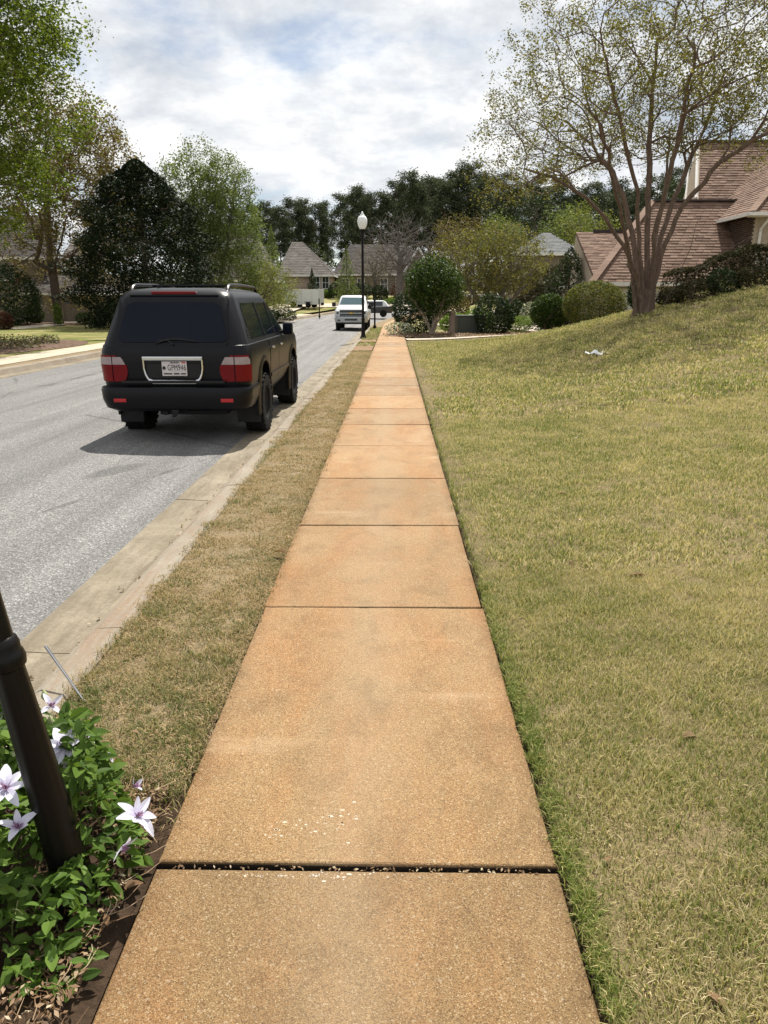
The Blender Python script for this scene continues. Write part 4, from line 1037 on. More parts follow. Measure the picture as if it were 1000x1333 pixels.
# post boxes
def postbox(px, py, Y, h, label, side=-1, box=True):
    p = at(px, py, Y); t = thing('mailbox', label, 'mailbox', (p.x, Y, max(T(p.x, Y) - .0, p.z)), 0)
    m = MB(); m.tube([(0, 0, -.1), (0, 0, h)], .055, 10); m.lathe([(.10, 0), (.10, .12), (.06, .16)], 12); m.build('post', 'iron_black', t)
    m = MB(); m.lathe([(.05, h), (.075, h+.03), (.04, h+.07), (.06, h+.12), (.03, h+.17), (.005, h+.2)], 12); m.build('finial', 'iron_black', t, True)
    if box:
        m = MB(); q = [(-.11, 0), (.11, 0)] + [(.11*math.cos(a), .12 + .11*math.sin(a)) for a in np.linspace(0, PI, 9)]
        m.prism([(x + side*.22 if False else x, -.28, h*.72 + z) for x, z in q], (0, .56, 0)); b_ = m.build('letter_box', 'iron_black', t); b_.location = (side*.30, 0, 0)
        m = MB(); m.box((side*.16, 0, h*.71), (.34, .05, .04)); m.build('bracket', 'iron_black', t)
    return t
postbox(488, 427, 43.9, 1.55, 'black mailbox post with ball finial in the verge right of the street lamp', -1)
postbox(416, 413, 66, 1.45, 'black mailbox on a post across the street left of the pickup truck', 1)
postbox(497, 404, 74, 1.15, 'small black post far down the street near the dark bush', 1, False)
# utility cabinet in the mulch bed
pb0 = at(607, 434, 37.0)
t = thing('utility_cabinet', 'low dark green utility cabinet in the mulch between shrubs', 'utility cabinet', (pb0.x + .15, 37.1, T(pb0.x, 37) + .03), R(6))
m = MB(); m.box((0, 0, .42), (1.35, .9, .84)); m.build('casing', 'box_green', t, bevel=.03)
m = MB(); m.box((0, .01, .865), (1.42, .98, .06)); m.build('lid', 'box_green', t, bevel=.02)
m = MB(); m.box((.0, -.458, .45), (1.2, .012, .62)); d_ = m.build('door', 'box_green', t, bevel=.004)
m = MB(); m.box((.45, -.468, .5), (.05, .02, .12)); m.build('handle', 'black_plastic', d_)
p = at(588, 435, 36.6)
t = thing('bollard', 'short square stone post beside the dark green utility cabinet', 'bollard', (p.x, 36.6, T(p.x, 36.6)), R(4))
m = MB(); m.box((0, 0, .5), (.27, .27, 1.05)); m.build('shaft', 'stone_post', t, bevel=.02)
m = MB(); m.box((0, 0, 1.05), (.30, .30, .07)); m.build('cap', 'stone_post', t, bevel=.02)
# crumpled sheet of paper on the lawn
def find_on_lawn(px, py):
    for Y in np.arange(1.2, 40, .05):
        q = at(px, py, Y)
        if q.z <= T(q.x, Y) + .015: return Vector((q.x, Y, T(q.x, Y)))
q = find_on_lawn(778, 463); m = MB(); g = random.Random(3); n = 9
vv = [(-.24 + .48*i/n + g.uniform(-.01, .01), -.16 + .32*j/6 + g.uniform(-.015, .015) + .05*math.sin(i), .05 + .035*math.sin(i*1.3)*math.cos(j*.9) + g.uniform(0, .035) + (.05 if (i, j) in ((3, 4), (4, 4), (3, 3)) else 0)) for j in range(7) for i in range(n+1)]
m.add(vv, [(j*(n+1)+i, j*(n+1)+i+1, (j+1)*(n+1)+i+1, (j+1)*(n+1)+i) for j in range(6) for i in range(n)])
o = m.build('paper', 'paper_white', None, recalc=False); o.location = q; o.rotation_euler = (0, 0, .3)
tag(o, 'crumpled white sheet of paper lying on the sloping lawn', 'litter')
so_ = o.modifiers.new('thickness', 'SOLIDIFY'); so_.thickness = .004
# thin metal marker leaning over the kerb
a = Vector((-1.315, 2.66, .0)); b1 = at(60, 842, 2.86)
m = MB(); d = (b1 - a); s1 = Vector((.0045, .002, 0)); 
m.add([a - s1, a + s1, b1 + s1*1.6, b1 - s1*1.6, a - s1 + Vector((0, 0, .006)), a + s1*.2 + Vector((0, 0, .006)), b1 + Vector((0, 0, .008)), b1 - s1 + Vector((0, 0, .008))], [(0, 1, 2, 3), (4, 5, 6, 7), (0, 1, 5, 4), (1, 2, 6, 5), (2, 3, 7, 6), (3, 0, 4, 7)])
o = m.build('marker_stake', 'marker_metal'); tag(o, 'thin bent metal stake leaning over the kerb behind the flowers', 'stake')

# ================================================================== HOUSES
def shingles(name, poly, p0, u, v, mat, parent, exp=.2, tab=.34, th=.028, seed=1):
    """courses of separate tabs on a roof plane: poly in (s, t) plane coordinates, u along the eave, v up the slope"""
    p0, u, v = Vector(p0), Vector(u).normalized(), Vector(v).normalized(); nrm = u.cross(v).normalized()
    if nrm.z < 0: nrm = -nrm
    g = random.Random(seed); V = []; F = []; Rn = []
    P3 = lambda s_, t_, h=0.: p0 + u*s_ + v*t_ + nrm*h
    t0 = min(q[1] for q in poly); t1 = max(q[1] for q in poly); row = 0; t_ = t0
    while t_ < t1 - .01:
        te = min(t_ + exp, t1); tm = (t_ + te)/2; xs_ = []
        for i in range(len(poly)):
            a, b_ = poly[i], poly[(i+1) % len(poly)]
            if (a[1] - tm)*(b_[1] - tm) < 0: xs_.append(a[0] + (b_[0]-a[0])*(tm-a[1])/(b_[1]-a[1]))
        xs_.sort()
        for q in range(0, len(xs_)-1, 2):
            sa, sb = xs_[q], xs_[q+1]; k = math.floor((sa - (row % 3)*tab*.37)/tab)
            s_ = k*tab + (row % 3)*tab*.37
            while s_ < sb:
                a = max(s_, sa); b_ = min(s_ + tab*g.uniform(.95, .985), sb)
                if b_ - a > .02:
                    h = th*g.uniform(.7, 1.3); dn = g.choice((0, 0, .012)); i = len(V); r_ = min(1, max(0, g.gauss(.5, .27)))
                    V += [P3(a, t_-dn, h), P3(b_, t_-dn, h), P3(b_, te+.01, .003), P3(a, te+.01, .003), P3(a, t_-dn, -.005), P3(b_, t_-dn, -.005)]
                    F += [(i, i+1, i+2, i+3), (i, i+4, i+5, i+1)]; Rn += [r_]*6
                s_ += tab
        t_ = te; row += 1
    m = MB(); m.v = V; m.f = F; m.r = Rn
    o = m.build(name, mat, parent, recalc=False); o['kind'] = 'stuff'; return o
def plane_roof(parent, pts, mat, seed=1, exp=.2, tab=.34, deck=True, name='shingle'):
    """pts: 3-D polygon, first edge = eave (left to right as seen from outside)"""
    P = [Vector(p) for p in pts]; u = (P[1] - P[0]).normalized(); n = u.cross(P[-1] - P[0]).normalized(); v = n.cross(u)
    if v.z < 0: v = -v
    poly = [((p - P[0]).dot(u), (p - P[0]).dot(v)) for p in P]
    if deck:
        m = MB(); nn = n if n.z > 0 else -n; m.prism([p - nn*.03 for p in P], -nn*.10); m.build('roof_deck', mat, parent)
    return shingles(name, poly, P[0], u, v, mat, parent, exp, tab, seed=seed)
def bar(parent, a, b_, r_, mat, name, n=6):
    m = MB(); m.tube([a, b_], r_, n); return m.build(name, mat, parent)
def boxp(parent, lo, hi, mat, name, bevel=0.):
    m = MB(); m.box([(lo[i]+hi[i])/2 for i in range(3)], [abs(hi[i]-lo[i]) for i in range(3)]); return m.build(name, mat, parent, bevel=bevel)
def window(parent, c, w_, h, face='y', frame='white_trim', rows=2, cols=2):
    """window built on a wall that faces -Y: frame > pane, bar"""
    m = MB(); t = .09
    for sx in (-1, 1): m.box((sx*(w_/2 + t/2), 0, 0), (t, .10, h + 2*t))
    for sz in (-1, 1): m.box((0, 0, sz*(h/2 + t/2)), (w_, .10, t))
    o = m.build('window', frame, parent); o.location = c
    m = MB(); m.box((0, .02, 0), (w_, .03, h)); m.build('pane', 'dark_window', o)
    m = MB()
    for i in range(1, cols): m.box((-w_/2 + w_*i/cols, -.01, 0), (.035, .03, h))
    for i in range(1, rows): m.box((0, -.014, -h/2 + h*i/rows), (w_, .03, .045))
    m.build('glazing_bar', frame, o); return o
# ---- the brown-roofed house up the bank on the right
hs = thing('house', 'tan house with large brown shingle roofs behind the hedge at the right', 'house', (0, 0, 0))
_e, _r, _q = at(772, 367, 31.), at(850, 262, 34.6), at(965, 262, 34.6); ze, Ye, YR, zr = _e.z, 31., 34.6, _r.z
# low garage wing with a hip at its left end
A, B_, C_, D_ = (_e.x, Ye, ze), (21, Ye, ze), (21, YR, zr), (_r.x, YR, zr)
plane_roof(hs, [A, B_, C_, D_], 'shingle_brown', 1, .175, .32)
hipb = (8.35, 33.2, ze); val = (11.4, 37.6, 5.50)
m = MB(); m.add([A, D_, (_r.x, YR+.9, zr-.05), (_e.x+.01, Ye+.8, ze+.02)], [(0, 1, 2, 3)]); m.build('hip_cap', 'shingle_brown', hs, recalc=False)
mm_ = MB(); g = random.Random(4); a0, a1 = Vector(A), Vector(D_)
for k in range(26):
    p = a0.lerp(a1, (k+.5)/26); Mx = (a1-a0).to_track_quat('Y', 'Z').to_matrix(); mm_.box(p + Vector((0, 0, .035)), (.30, .24, .03), r=g.uniform(.4, 1), M=Mx)
mm_.build('hip_shingle', 'shingle_brown', hs)
m = MB(); m.box((_r.x+4.4, YR+.02, zr+.03), (8.8, .34, .07)); m.build('ridge_cap', 'shingle_dark', hs)
# rear wing with the long ridge, its gable end at the left
plane_roof(hs, [(8.9, 33.0, ze + .05), (13.5, 33.0, ze + .05), (13.5, 38, 4.88), (9.06, 38, 4.88)], 'shingle_brown', 2, .175, .32)
m = MB(); m.add([(8.9, 33, ze), (9.06, 38, 4.86), (9.06, 38.6, ze)], [(0, 1, 2)]); m.build('gable', 'tan_stucco', hs)
boxp(hs, (9.9, 37.9, 4.88), (11.5, 38.1, 5.0), 'shingle_dark', 'ridge_vent')
# tall main roof with a gable end
plane_roof(hs, [(13.9, 35.2, 5.2), (27, 35.2, 5.2), (27, 39, 9.12), (15.1, 39, 9.12)], 'shingle_brown', 3, .175, .32)
m = MB(); m.prism([(13.75, 35.1, 5.2), (14.95, 38.95, 9.1), (14.7, 40, 5.2)], (.12, 0, 0)); m.build('gable', 'tan_stucco', hs)
bar(hs, (14.03, 36.0, 6.2), (14.95, 39, 9.15), .06, 'white_trim', 'rake_board', 4)
bar(hs, (13.78, 36.6, 6.2), (14.75, 39.3, 9.0), .04, 'white_trim', 'rake_board', 4)
m = MB(); m.box((21, 39.02, 9.15), (12, .34, .07)); m.build('ridge_cap', 'shingle_dark', hs)
bar(hs, (13.55, 38.5, 5.5), (13.62, 38.5, 11.3), .010, 'silver_paint', 'aerial_mast', 5)
# near wing with gutter, downpipe and window
_c = at(979, 276, 30.6); X0, YN, zn = _c.x, 30.6, _c.z
plane_roof(hs, [(X0, 37.0, zn), (X0, YN, zn), (X0+4.6, YN+4.6, zn+3.9), (X0+5.4, 40.6, zn+4.55)], 'shingle_brown', 5, .175, .32)
plane_roof(hs, [(X0, YN, zn), (27, YN, zn), (27, YN+4.6, zn+3.9), (X0+4.6, YN+4.6, zn+3.9)], 'shingle_brown', 6, .175, .32)
mm_ = MB(); a0, a1 = Vector((X0, YN, zn)), Vector((X0+4.6, YN+4.6, zn+3.9))
for k in range(28):
    p = a0.lerp(a1, (k+.5)/28); Mx = (a1-a0).to_track_quat('Y', 'Z').to_matrix(); mm_.box(p + Vector((0, 0, .04)), (.30, .26, .03), r=g.uniform(.4, 1), M=Mx)
mm_.build('hip_shingle', 'shingle_brown', hs)
boxp(hs, (X0-.12, YN-.12, zn-.13), (27, YN-.0, zn), 'white_trim', 'gutter'); boxp(hs, (X0-.12, YN+.005, zn-.13), (X0, 36, zn), 'white_trim', 'gutter')
boxp(hs, (X0+.005, YN+.005, zn-.16), (27, YN+.40, zn-.10), 'white_trim', 'soffit')
# dark brick flank (courses of bricks) and stuccoed front
m = MB(); g = random.Random(8); z = 1.6; row = 0
while z < zn - .16:
    y = YN + .46 + (row % 2)*.11
    while y < 36: m.box((X0+.385, y + .10, z + .035), (.03, .20, .062), r=g.random()); y += .215
    z += .075; row += 1
o = m.build('brick', 'brick_dark', hs); o['kind'] = 'stuff'
boxp(hs, (X0+.39, YN+.42, .8), (27, 40, zn-.11), 'tan_stucco', 'wall')
m = MB(); m.tube([(X0+.75, YN-.05, zn-.12), (X0+.70, YN+.10, zn-.35), (X0+.62, YN+.36, zn-.6), (X0+.58, YN+.36, 1.6)], .055, 8); m.build('downpipe', 'white_trim', hs, True)
window(hs, (X0+1.62, YN+.40, 3.25), 1.0, 1.6)
# garage walls, door and trim
boxp(hs, (8.75, Ye+.45, -.6), (20, 40, ze-.12), 'tan_stucco', 'wall')
boxp(hs, (8.25, Ye-.10, ze-.16), (20, Ye+.0, ze-.005), 'white_trim', 'gutter'); boxp(hs, (8.35, Ye+.005, ze-.20), (20, Ye+.45, ze-.14), 'white_trim', 'soffit')
gd = boxp(hs, (9.45, Ye+.38, -.3), (12.0, Ye+.44, 2.0), 'white_paint', 'garage_door')
for k in range(4): boxp(gd, (9.47, Ye+.372, .0 + k*.5), (11.98, Ye+.385, .012 + k*.5), 'silver_paint', 'panel_joint')
m = MB(); 
for lo, hi in (((9.33, Ye+.36, -.3), (9.45, Ye+.46, 2.12)), ((9.45, Ye+.36, 2.0), (12.1, Ye+.46, 2.12))): m.box([(lo[i]+hi[i])/2 for i in range(3)], [hi[i]-lo[i] for i in range(3)])
m.build('door_frame', 'white_trim', hs)
m = MB(); m.tube([(8.95, Ye-.04, ze-.1), (8.95, Ye+.1, ze-.3), (8.95, Ye+.40, ze-.5), (8.95, Ye+.40, -.2)], .05, 8); m.build('downpipe', 'white_trim', hs, True)
boxp(hs, (8.8, 33.6, ze-.45), (9.0, 40, ze), 'white_trim', 'fascia')

def hip_house(label, x0, x1, y0, y1, z0, wh, rh, roofmat, wallmat, ridge=None, rz=0., name='house', exp=.35, over=.45, extra=None):
    t = thing(name, label, 'house', (0, 0, 0))
    boxp(t, (x0, y0, z0-.5), (x1, y1, z0+wh), wallmat, 'wall')
    a0, a1, b0, b1 = x0-over, x1+over, y0-over, y1+over; z = z0+wh
    if ridge is None: d = min((a1-a0), (b1-b0))/2; ridge = (a0+d*.95, a1-d*.95)
    ym = (b0+b1)/2; r0, r1 = (ridge[0], ym, z+rh), (ridge[1], ym, z+rh)
    plane_roof(t, [(a0, b0, z), (a1, b0, z), r1, r0], roofmat, 3, exp, .5)
    plane_roof(t, [(a1, b1, z), (a0, b1, z), r0, r1], roofmat, 4, exp, .5)
    plane_roof(t, [(a1, b0, z), (a1, b1, z), r1], roofmat, 5, exp, .5)
    plane_roof(t, [(a0, b1, z), (a0, b0, z), r0], roofmat, 6, exp, .5)
    boxp(t, (a0, b0-.06, z-.2), (a1, b0-.005, z), 'white_trim', 'fascia'); boxp(t, (a1+.005, b0, z-.2), (a1+.06, b1, z), 'white_trim', 'fascia')
    return t
def gd_front(t, x0, x1, y, z0, h, mat='pink_stucco', panels=4):
    d = boxp(t, (x0, y-.06, z0), (x1, y-.01, z0+h), mat, 'garage_door')
    for k in range(1, panels): boxp(d, (x0+.03, y-.072, z0 + h*k/panels), (x1-.03, y-.061, z0 + h*k/panels + .03), 'taupe_siding', 'panel_joint')
    return d
# grey hipped house behind the trailer
Y = 97.; l = at(366, 385, Y); r_ = at(408, 385, Y); ap = at(386, 315, Y+5); z0 = T(l.x, Y)
hA = hip_house('grey hip roofed house with pinkish garage door directly behind the trailer', l.x, at(431, 385, Y).x, Y, Y+10, z0, at(385, 358, Y).z - z0, ap.z - at(385, 358, Y).z, 'shingle_grey', 'pink_stucco', ridge=(at(380, 315, 102).x, at(394, 315, 102).x))
gd_front(hA, at(373, 380, Y).x, at(399, 380, Y).x, Y, z0, 2.35)
dm = at(409, 349, Y+1.0)
boxp(hA, (dm.x-.45, Y+1.6, dm.z-1.0), (dm.x+.45, Y+5, dm.z+.5), 'pink_stucco', 'dormer'); window(hA, (dm.x, Y+1.55, dm.z-.1), .5, .9, cols=1)
plane_roof(hA, [(dm.x-.7, Y+1.3, dm.z+.4), (dm.x+.7, Y+1.3, dm.z+.4), (dm.x+.4, Y+5, dm.z+1.1), (dm.x-.4, Y+5, dm.z+1.1)], 'shingle_grey', 7, .35, .5)
for px in (412, 424): q = at(px, 368, Y); window(hA, (q.x, Y-.05, q.z), .8, 1.4)
# left neighbour of it, mostly behind trees
Y = 84.; l = at(250, 392, Y); r_ = at(352, 392, Y); z0 = T(l.x, Y)
hip_house('brownish grey steep hip roofed house half hidden by the pale green tree', l.x, r_.x, Y, Y+9, z0, 2.9, 5.6, 'shingle_grey', 'taupe_siding', ridge=(at(318, 300, Y+4).x-3, at(330, 310, Y+4).x))
# gabled dark house behind the bare tree
Y = 104.; l = at(438, 385, Y); r_ = at(566, 385, Y); z0 = T(l.x, Y); ez = at(470, 357, Y).z
hB = hip_house('dark brown roofed house with two small white edged gables behind the bare grey tree', l.x, r_.x, Y, Y+11, z0, ez - z0, at(470, 318, Y+5).z - ez, 'shingle_dark', 'taupe_siding', ridge=(at(455, 318, Y+5).x, at(528, 318, Y+5).x))
for (px, py, hw, dz, dy) in ((545, 322, 2.1, 3.4, .9), (549, 342, 1.5, 2.4, 1.6)):
    q = at(px, py, Y-dy); yb = Y + 4.
    m = MB(); m.prism([(q.x-hw*.9, Y-dy+.12, q.z-dz), (q.x+hw*.9, Y-dy+.12, q.z-dz), (q.x, Y-dy+.12, q.z-.05)], (0, .1, 0)); m.build('gable', 'taupe_siding', hB)
    plane_roof(hB, [(q.x-hw*1.05, yb, q.z-dz*1.08), (q.x-hw*1.05, Y-dy, q.z-dz*1.08), (q.x, Y-dy, q.z), (q.x, yb, q.z)], 'shingle_dark', 8, .35, .5)
    plane_roof(hB, [(q.x+hw*1.05, Y-dy, q.z-dz*1.08), (q.x+hw*1.05, yb, q.z-dz*1.08), (q.x, yb, q.z), (q.x, Y-dy, q.z)], 'shingle_dark', 9, .35, .5)
    bar(hB, (q.x-hw*1.05, Y-dy-.03, q.z-dz*1.08-.03), (q.x, Y-dy-.03, q.z-.03), .13, 'white_trim', 'rake_board', 4); bar(hB, (q.x+hw*1.05, Y-dy-.03, q.z-dz*1.08-.03), (q.x, Y-dy-.03, q.z-.03), .13, 'white_trim', 'rake_board', 4)
    boxp(hB, (q.x-hw*.9, Y-dy+.13, z0-.3), (q.x+hw*.9, Y+.0-.01, q.z-dz), 'taupe_siding', 'bay_wall')
for px in (450, 470, 500, 520): q = at(px, 370, Y); window(hB, (q.x, Y-.05, q.z), .9, 1.5)
gd_front(hB, at(556, 380, Y).x-3, at(556, 380, Y).x, Y, z0, 2.2, 'garage_door')
# slate-roofed house far right of centre
Y = 72.; l = at(676, 370, Y); r_ = at(752, 370, Y); z0 = T(l.x, Y)
ez = at(700, 330, Y).z
hip_house('slate grey pointed roof showing beyond the yellow green tree', l.x, r_.x, Y, Y+8, z0, ez - z0, at(712, 303, Y+4).z - ez, 'shingle_slate', 'taupe_siding', ridge=(at(706, 303, Y+4).x, at(716, 303, Y+4).x))
# house behind the trees on the left: garage wing and two-storey part
Y = 58.; z0 = T(-26, Y)
x0, x1 = at(36, 400, Y).x, at(119, 400, Y).x; ez = at(60, 381, Y).z
hD = hip_house('taupe house with wide garage doors and dark red shutters behind the left trees', x0, x1, Y, Y+7, z0, ez - z0, at(60, 357, Y+3.5).z - ez, 'shingle_dark', 'taupe_siding', ridge=(at(52, 357, Y+3.5).x, at(104, 357, Y+3.5).x))
for a, b_ in ((52, 78), (86, 112)):
    xa, xb = at(a, 400, Y).x, at(b_, 400, Y).x; d = gd_front(hD, xa, xb, Y, z0, 2.05, 'garage_door')
    for k in range(5): boxp(d, (xa + (xb-xa)*(k+.2)/5, Y-.078, z0+1.32), (xa + (xb-xa)*(k+.8)/5, Y-.062, z0+1.52), 'dark_window', 'door_pane')
xw = at(-60, 400, Y+4).x; zt = at(20, 336, Y+4).z
boxp(hD, (xw, Y+3.0, z0-.5), (at(66, 400, Y+4).x, Y+12, zt), 'taupe_siding', 'wall')
plane_roof(hD, [(xw, Y+2.5, zt), (at(76, 336, Y+3).x, Y+2.5, zt), (at(66, 290, Y+8).x, Y+8, zt+3.7), (xw, Y+8, zt+3.7)], 'shingle_dark', 11, .3, .5)
boxp(hD, (xw, Y+2.40, zt-.2), (at(76, 336, Y+3).x, Y+2.49, zt), 'white_trim', 'fascia')
xr2 = at(150, 340, Y+8).x
plane_roof(hD, [(at(62, 352, Y+3).x, Y+3.4, zt-1.1), (xr2, Y+3.4, zt-1.1), (xr2, Y+9, zt+2.0), (at(62, 352, Y+3).x, Y+9, zt+2.0)], 'shingle_grey', 12, .3, .5)
boxp(hD, (at(66, 400, Y+4).x + .01, Y+4, z0), (xr2, Y+12, zt-1.2), 'taupe_siding', 'wall')
q = at(7, 352, Y+3); window(hD, (q.x, Y+2.94, q.z), 1.35, 1.5)
s_ = at(21, 354, Y+3); 
for dx in (0, -2.25): boxp(hD, (s_.x-.2+dx, Y+2.90, q.z-.85), (s_.x+.2+dx, Y+2.97, q.z+.85), 'shutter_red', 'shutter')
q = at(76, 345, Y+4); window(hD, (q.x, Y+3.95, q.z-.6), 1.0, 1.1)
bar(hD, (at(36, 352, Y).x, Y+2.9, zt-.2), (at(40, 378, Y).x, Y+2.9, ez+.1), .06, 'black_plastic', 'downpipe', 6)
# fence in front of the wood
fn = thing('fence', 'dark board fence far behind the street in front of the pines', 'fence', (0, 0, 0))
for k in range(26):
    x = 1.5 + k*.62; m = MB(); m.box((x, 88, T(x, 88) + .45), (.5, .06, 1.0)); m.build('board', 'fence_dark', fn)

# ================================================================== TREES AND SHRUBS
def plant(name, label, cat, base, group=None):
    return thing(name, label, cat, base, 0, group)
def skel(parent, base, V, F, mat, name='trunk'):
    return link(name, npmesh(name, V - np.array(base), F), mat, parent, True)
def lv(parent, base, rng, C, size, mat, name='crown', **kw):
    return leaves(name, rng, C - np.array(base), size, mat, parent, **kw)

# ---- big crape myrtle on the lawn: many stems from one foot
rng = np.random.default_rng(11)
bp_ = at(838, 404, 22.); B = np.array([bp_.x, 22., T(bp_.x, 22.) - .05])
def wp(px, py, dy=0.): q = at(px, py, 22. + dy); return np.array(q[:])
stemdef = [[(826, 380, -.3), (822, 345, -.4), (812, 318, -.5), (790, 285, -.8), (762, 256, -1.1), (728, 236, -1.5), (690, 222, -1.8)],
           [(832, 370, .2), (826, 320, .4), (815, 270, .6), (796, 225, .9), (770, 190, 1.2), (740, 160, 1.6)],
           [(836, 370, -.3), (832, 310, -.6), (828, 250, -.9), (815, 190, -1.3), (800, 130, -1.8), (790, 80, -2.1)],
           [(842, 365, .3), (843, 300, .5), (845, 235, .7), (846, 170, 1.0), (850, 110, 1.2), (856, 50, 1.4)],
           [(848, 368, -.2), (853, 310, -.5), (866, 250, -.9), (880, 190, -1.2), (893, 130, -1.6), (905, 70, -2.)],
           [(850, 366, .4), (860, 310, .8), (878, 255, 1.3), (902, 200, 1.7), (925, 145, 2.2), (945, 90, 2.6)],
           [(852, 372, -.1), (866, 318, -.2), (890, 268, -.3), (925, 222, -.5), (962, 192, -.8), (1010, 168, -1.0)],
           [(844, 372, .5), (850, 330, 1.0), (860, 280, 1.8), (868, 225, 2.6), (872, 170, 3.4)],
           [(834, 374, -.4), (818, 325, -1.0), (805, 270, -1.8), (795, 220, -2.6), (780, 160, -3.4)]]
stems = []
for st in stemdef:
    P = [B + np.array([(wp(*st[0][:2])[0] - B[0])*.75, st[0][2]*.5, -.05])] + [wp(px, py, dy) for px, py, dy in st]
    P2 = []
    for i in range(len(P)-1):
        for t in (0, .34, .67): P2.append(P[i]*(1-t) + P[i+1]*t + (rng.normal(size=3)*.025 if i else 0))
    stems.append(P2 + [P[-1]])
cc, cr_ = np.array([B[0] + .1, 22., 5.35]), np.array([5.3, 4.8, 5.8])
pts = lumpy(rng, in_ellipsoid(rng, 3400, cc, cr_, .30, lambda p: 4.55 + 1.35*math.exp(-((p[0]-B[0]-.4)/2.4)**2) + (.9*max(0., min(1., (p[0]-B[0]-1.)/1.5)))), cc, cr_, .13, 12)
pts = pts[np.linalg.norm((pts - cc)/cr_, axis=1) < 1.03]
V, F, tips, allp = grow(rng, stems, pts, .3, .16,   .0036, .50, .0038, rbase=.12, back=2.5, angw=1.1)
t = plant('crape_myrtle_tree', 'large multi stemmed crape myrtle with sparse young leaves on top of the lawn bank', 'tree', tuple(B))
skel(t, B, V, F, 'bark_crape')
C = around(rng, tips[tips[:, 2] > 4.2], 64000, .11)
lv(t, B, rng, C, .072, 'leaf_crape', aspect=.52)
# flared foot of the stems
m = MB(); m.lathe([(.62, -.25), (.46, -.02), (.37, .22), (.33, .5), (.29, .8)], 26, rfun=lambda a, z: .80*(1 + .13*math.cos(5*a+.6) + .06*math.cos(9*a))); m.build('trunk_foot', 'bark_crape', t, True)
# thin suckers at the foot
m = MB(); m.tube([(.45, -.2, .2), (.75, -.25, 1.0), (1.05, -.3, 1.9), (1.2, -.2, 2.7)], [.014, .012, .009, .005], 4); m.tube([(.5, -.1, .3), (1.2, -.2, 1.2), (2.2, -.2, 1.9), (3.1, -.1, 2.4)], [.012, .01, .007, .004], 4); m.build('sucker', 'bark_brown', t)

def tree(name, label, base, trunk_pts, c, r, npts, nleaf, lsize, bmat, lmat, seed, sig=.3, rbase=.3, shell=.35, zmin=None, aspect=.45, rtip=.012, lum=.18, step=.5, group=None, droop=0., up=.15, minr=.008, cut=None, crown=True):
    rng = np.random.default_rng(seed); B = np.array(base, float)
    pts = lumpy(rng, in_ellipsoid(rng, npts, c, r, shell, zmin), c, r, lum)
    if cut is not None: pts = pts[cut(pts)]
    stems = trunk_pts if isinstance(trunk_pts[0][0], (list, tuple, np.ndarray)) else [trunk_pts]
    st2 = []
    for s_ in stems:
        s_ = [np.array(q, float) for q in s_]; o = []
        for i in range(len(s_)-1):
            n = max(2, int(np.linalg.norm(s_[i+1]-s_[i])/.6)); o += [s_[i]*(1-k/n) + s_[i+1]*k/n + rng.normal(size=3)*.02*(1 if i or k else 0) for k in range(n)]
        st2.append(o + [s_[-1]])
    V, F, tips, allp = grow(rng, st2, pts, step, up, rtip, .5, minr, rbase)
    t = plant(name, label, 'tree', tuple(B), group); skel(t, B, V, F, bmat)
    if crown and nleaf: lv(t, B, rng, around(rng, tips, nleaf, sig), lsize, lmat, aspect=aspect, droop=droop)
    return t
# ---- bright oak hanging in from the left
b0 = (-17.2, 25.5, 0)
tree('oak_tree', 'bright green leafy tree hanging into the picture at the upper left', b0, [(-17.2, 25.5, 0), (-17.1, 25.5, 2.5), (-16.9, 25.4, 5), (-16.8, 25.3, 9), (-16.8, 25.2, 14)],
     (-16.6, 25.2, 9.4), (6.7, 6.2, 7.6), 1700, 210000, .135, 'bark_brown', 'leaf_oak', 21, .27, .34, .30, None, .46, .010, .16, .5)
# ---- bare-ish rusty tree behind it
q = at(77, 418, 52); b0 = (q.x, 52, T(q.x, 52))
tree('maple_tree', 'tall rust leaved tree with thick dark trunk in front of the taupe house', b0, [(q.x, 52, 0), (q.x, 52, 2.2), (q.x-.05, 52, 4.5), (q.x+.1, 52, 7), (q.x+.4, 52, 11)],
     (q.x + .6, 52, 9.3), (6.4, 6, 7.0), 1700, 44000, .20, 'bark_brown', 'leaf_rust', 22, .26, .36, .55, lambda p: 3.6 + 0*p[0], .5, .0075, .2, .6)
# ---- dark magnolia
q = at(196, 424, 45); b0 = (q.x, 45, 0)
rng = np.random.default_rng(23); B = np.array(b0)
t = plant('magnolia_tree', 'broad dark glossy magnolia of cone shape behind the parked car', 'tree', b0)
n = 44000; hgt = 9.35; zz = hgt*(1 - rng.random(n)**.9); k = zz/hgt
rad = 3.85*np.clip(np.minimum(.86 + .6*k, (1 - k**2.9)**.86 + .02), 0, 1.) ; an = rng.uniform(0, 2*PI, n)
rad *= 1 + .13*np.sin(an*3 + zz*1.3) + .11*np.sin(an*5 - zz*2.6) + .10*np.sin(zz*4 + an*2) + .06*np.sin(an*11 + zz*6)
rr = rad*np.where(rng.random(n) < .8, rng.uniform(.82, 1.08, n), rng.random(n)**.5)
C = B + np.stack([rr*np.cos(an), rr*np.sin(an), zz + .1], 1)
lv(t, B, rng, C, .20, 'leaf_magnolia', aspect=.42)
V, F, tips, _ = grow(rng, [[B + np.array([0, 0, z]) for z in np.arange(0, 8.5, .6)]], C[::230], .6, .1, .014, .5, .01, .2); skel(t, B, V, F, 'bark_brown')
